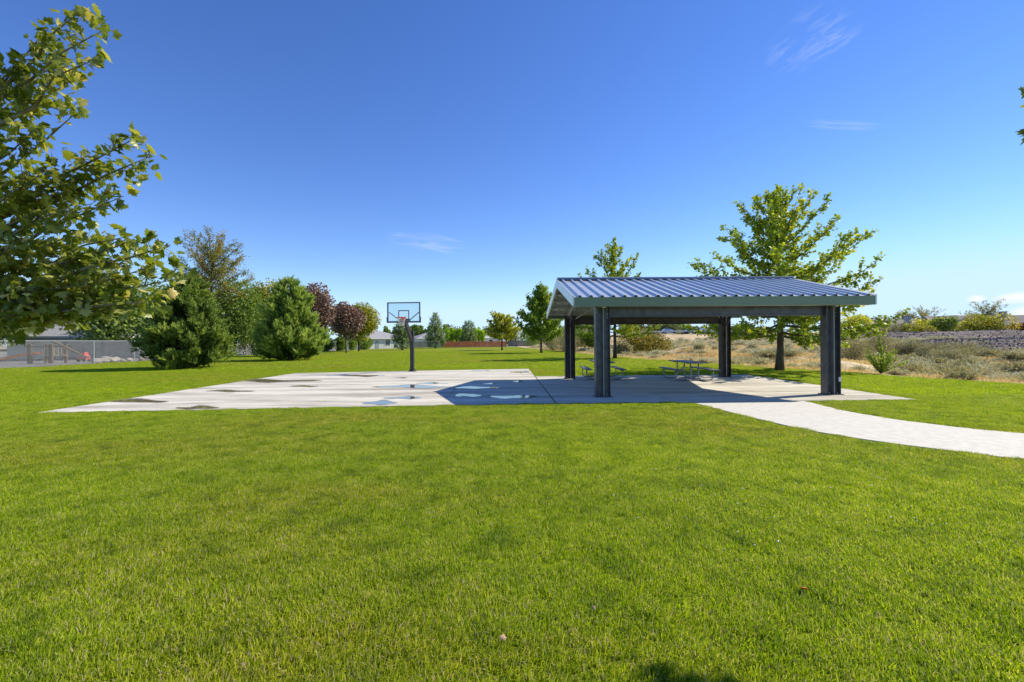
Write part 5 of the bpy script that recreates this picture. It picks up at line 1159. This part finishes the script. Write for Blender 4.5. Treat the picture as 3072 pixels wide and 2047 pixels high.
def grid_pts(x0, x1, y0, y1, s, rng):
    X, Y = np.meshgrid(np.arange(x0, x1, s), np.arange(y0, y1, s), indexing='ij'); p = np.stack([X.ravel(), Y.ravel()], 1); return p + rng.uniform(-0.5, 0.5, p.shape) * s
def in_view(p, m=3.0): return (np.abs(p[:, 0]) < 1.15 * p[:, 1] + m)
rng = np.random.RandomState(42)
NEAR = [src('turf_tuft', patch_mesh('turf_tuft', 0.19, 760, 0.046, 0.0058, 700 + i, M['blade'], lean=0.75, dry=0.10, comb=(1.2 if i < 3 else 0.0))) for i in range(4)]
MIDP = [src('turf_clump', patch_mesh('turf_clump', 0.42, 1100, 0.050, 0.010, 710 + i, M['blade'], lean=0.5)) for i in range(3)]
FARP = [src('turf_sward', patch_mesh('turf_sward', 1.0, 1500, 0.070, 0.022, 720 + i, M['blade'], dry=0.09)) for i in range(3)]
p = grid_pts(-16, 16, 1.0, 13.4, 0.215, rng); p = p[in_view(p)]
p2 = grid_pts(-14, 20, 11, 32, 0.215, rng); s2 = sd_all(p2); p2 = p2[(s2 < 0.6) & in_view(p2) & ((p2[:, 1] >= 13.4) | (np.abs(p2[:, 0]) >= 16))]
p = np.concatenate([p, p2]); s = sd_all(p); p = p[s > 0.10]; p = p[p[:, 0] < edge_s(p[:, 1]) - 0.1]
def emit(name, p, srcs, lo_, hi_):
    n = len(p); o = gn_scatter(name, np.c_[p, np.zeros(n)], rng.uniform(lo_, hi_, n), np.c_[np.zeros((n, 2)), 0.6 + 1.6 * fbm(p[:, 0], p[:, 1], 0.35, 3) + rng.normal(size=n) * 0.5], rng.randint(0, len(srcs), n), srcs); print(name, n)
    return tag(o, kind='stuff')
tag(emit('grass', p, NEAR, 0.85, 1.15), 'short mown grass blades of the near lawn')
p = grid_pts(-34, 24, 13.4, 30, 0.50, rng); s = sd_all(p); p = p[(s > 0.45) & in_view(p) & (p[:, 0] < edge_s(p[:, 1]) - 0.35)]
q_ = grid_pts(-20, 24, 10, 13.4, 0.50, rng); q_ = q_[(np.abs(q_[:, 0]) >= 16) & in_view(q_) & (q_[:, 0] < edge_s(q_[:, 1]) - 0.35)]
tag(emit('grass', np.concatenate([p, q_]), MIDP, 0.85, 1.15), 'mown grass of the lawn round the court')
p = grid_pts(-36, 18, 30, 75, 1.35, rng); p = p[in_view(p) & (p[:, 0] < edge_s(p[:, 1]) - 0.8) & (p[:, 0] > -35.8)]
tag(emit('grass', p, FARP, 0.9, 1.2), 'mown grass of the far lawn')
# clover heads, small white
cl = []
cm = MB()
for k in range(5):
    a = 2 * math.pi * k / 5; cm.add([(0, 0, 0.0), (0.011 * math.cos(a), 0.011 * math.sin(a), -0.006), (0.011 * math.cos(a + 1.26), 0.011 * math.sin(a + 1.26), -0.006)], [(0, 1, 2)])
    cm.add([(0, 0, -0.014), (0.011 * math.cos(a), 0.011 * math.sin(a), -0.006), (0.011 * math.cos(a + 1.26), 0.011 * math.sin(a + 1.26), -0.006)], [(0, 2, 1)])
CLV = [src('clover_head', cm.mesh('clover_head', M['white']))]
p = rng.uniform([-9, 3.5], [17, 20], (3000, 2)); f = fbm(p[:, 0], p[:, 1], 0.5, 3) + 0.10 * (p[:, 0] - 3); p = p[(f > 0.25) & (sd_all(p) > 0.15) & in_view(p, 0) & (p[:, 0] < edge_s(p[:, 1]) - 0.5)][:1000]
n = len(p); o = gn_scatter('clover', np.c_[p, rng.uniform(0.030, 0.045, n)], rng.uniform(0.45, 0.95, n), rng.uniform(-0.4, 0.4, (n, 3)), np.zeros(n), CLV); tag(o, 'tiny white clover heads dotted through the lawn', kind='stuff')
# straw on the slope
STR = [src('straw_tuft', patch_mesh('straw_tuft', 0.50, 220, 0.15, 0.014, 740 + i, M['l_straw'], lean=0.6, dry=0.2)) for i in range(3)]
y = rng.uniform(13, 95, 5200); d = rng.beta(1.0, 2.2, 5200) * 60 + 0.25; x = edge_s(y) + d; k = (np.abs(x) < 1.16 * y) & (fbm(x, y, 0.3, 2) > -0.55); x, y = x[k], y[k]; n = len(x)
o = gn_scatter('dry_grass', np.c_[x, y, hill_z(x, y) - 0.02], rng.uniform(0.7, 1.5, n) * (1 + y / 90), np.c_[np.zeros((n, 2)), rng.uniform(0, 6.28, n)], rng.randint(0, 3, n), STR); tag(o, 'straw-coloured dry grass covering the slope', kind='stuff')
if far_pts:
    f_ = np.array(far_pts); n = len(f_); o = gn_scatter('far_sagebrush', np.c_[f_, hill_z(f_[:, 0], f_[:, 1]) - 0.03], rng.uniform(0.8, 1.6, n), np.c_[np.zeros((n, 2)), rng.uniform(0, 6.28, n)], rng.randint(0, 4, n), [src('sage_clump', m_) for m_ in SAGE]); tag(o, 'sagebrush merging into a grey cover far up the slope', kind='stuff')
# loose basalt rubble over the mounds
px_, py_, pz_ = [], [], []
for (wx, wy, Z, prof) in MND:
    m_ = (prof > 0.02); gx, gy, gz = wx[m_], wy[m_], Z[m_]; i = rng.randint(0, len(gx), 7000); px_.append(gx[i] + rng.uniform(-0.5, 0.5, 7000)); py_.append(gy[i] + rng.uniform(-0.3, 0.3, 7000)); pz_.append(gz[i])
P = np.c_[np.concatenate(px_), np.concatenate(py_), np.concatenate(pz_)]; n = len(P)
o = gn_scatter('rubble', P, rng.uniform(0.05, 0.15, n), rng.uniform(0, 6.28, (n, 3)), rng.randint(0, 3, n), [src('rubble_stone', m_) for m_ in stn]); tag(o, 'dark broken basalt rubble covering the mounds', kind='stuff')
# fallen leaves on the lawn
for (px, py, mat, lab, s_) in ((2415, 1765, plain('orange_leaf', (0.55, 0.16, 0.02), 0.5), 'fallen orange leaf standing in the lawn', 0.040), (1508, 1918, plain('tan_leaf', (0.42, 0.27, 0.16), 0.6), 'curled tan fallen leaf in the grass', 0.034), (1777, 1825, plain('pale_leaf', (0.48, 0.32, 0.20), 0.6), 'small pale fallen leaf caught in the grass blades', 0.026), (200, 1645, plain('red_leaf', (0.40, 0.07, 0.03), 0.6), 'tiny red fallen leaf at the shaded left of the lawn', 0.018)):
    q = gp(px, py, 0.04); v, f = maple_template(0.6, 0.15); o = obj('fallen_leaf', mesh_np('fallen_leaf', v, np.array(f), mat, np.full(len(v), 0.5)), None, (q[0], q[1], 0.037)); o.scale = (s_, s_, s_); o.rotation_euler = (R(40), R(15), px); tag(o, lab, 'leaf', 'fallen leaves on the lawn')
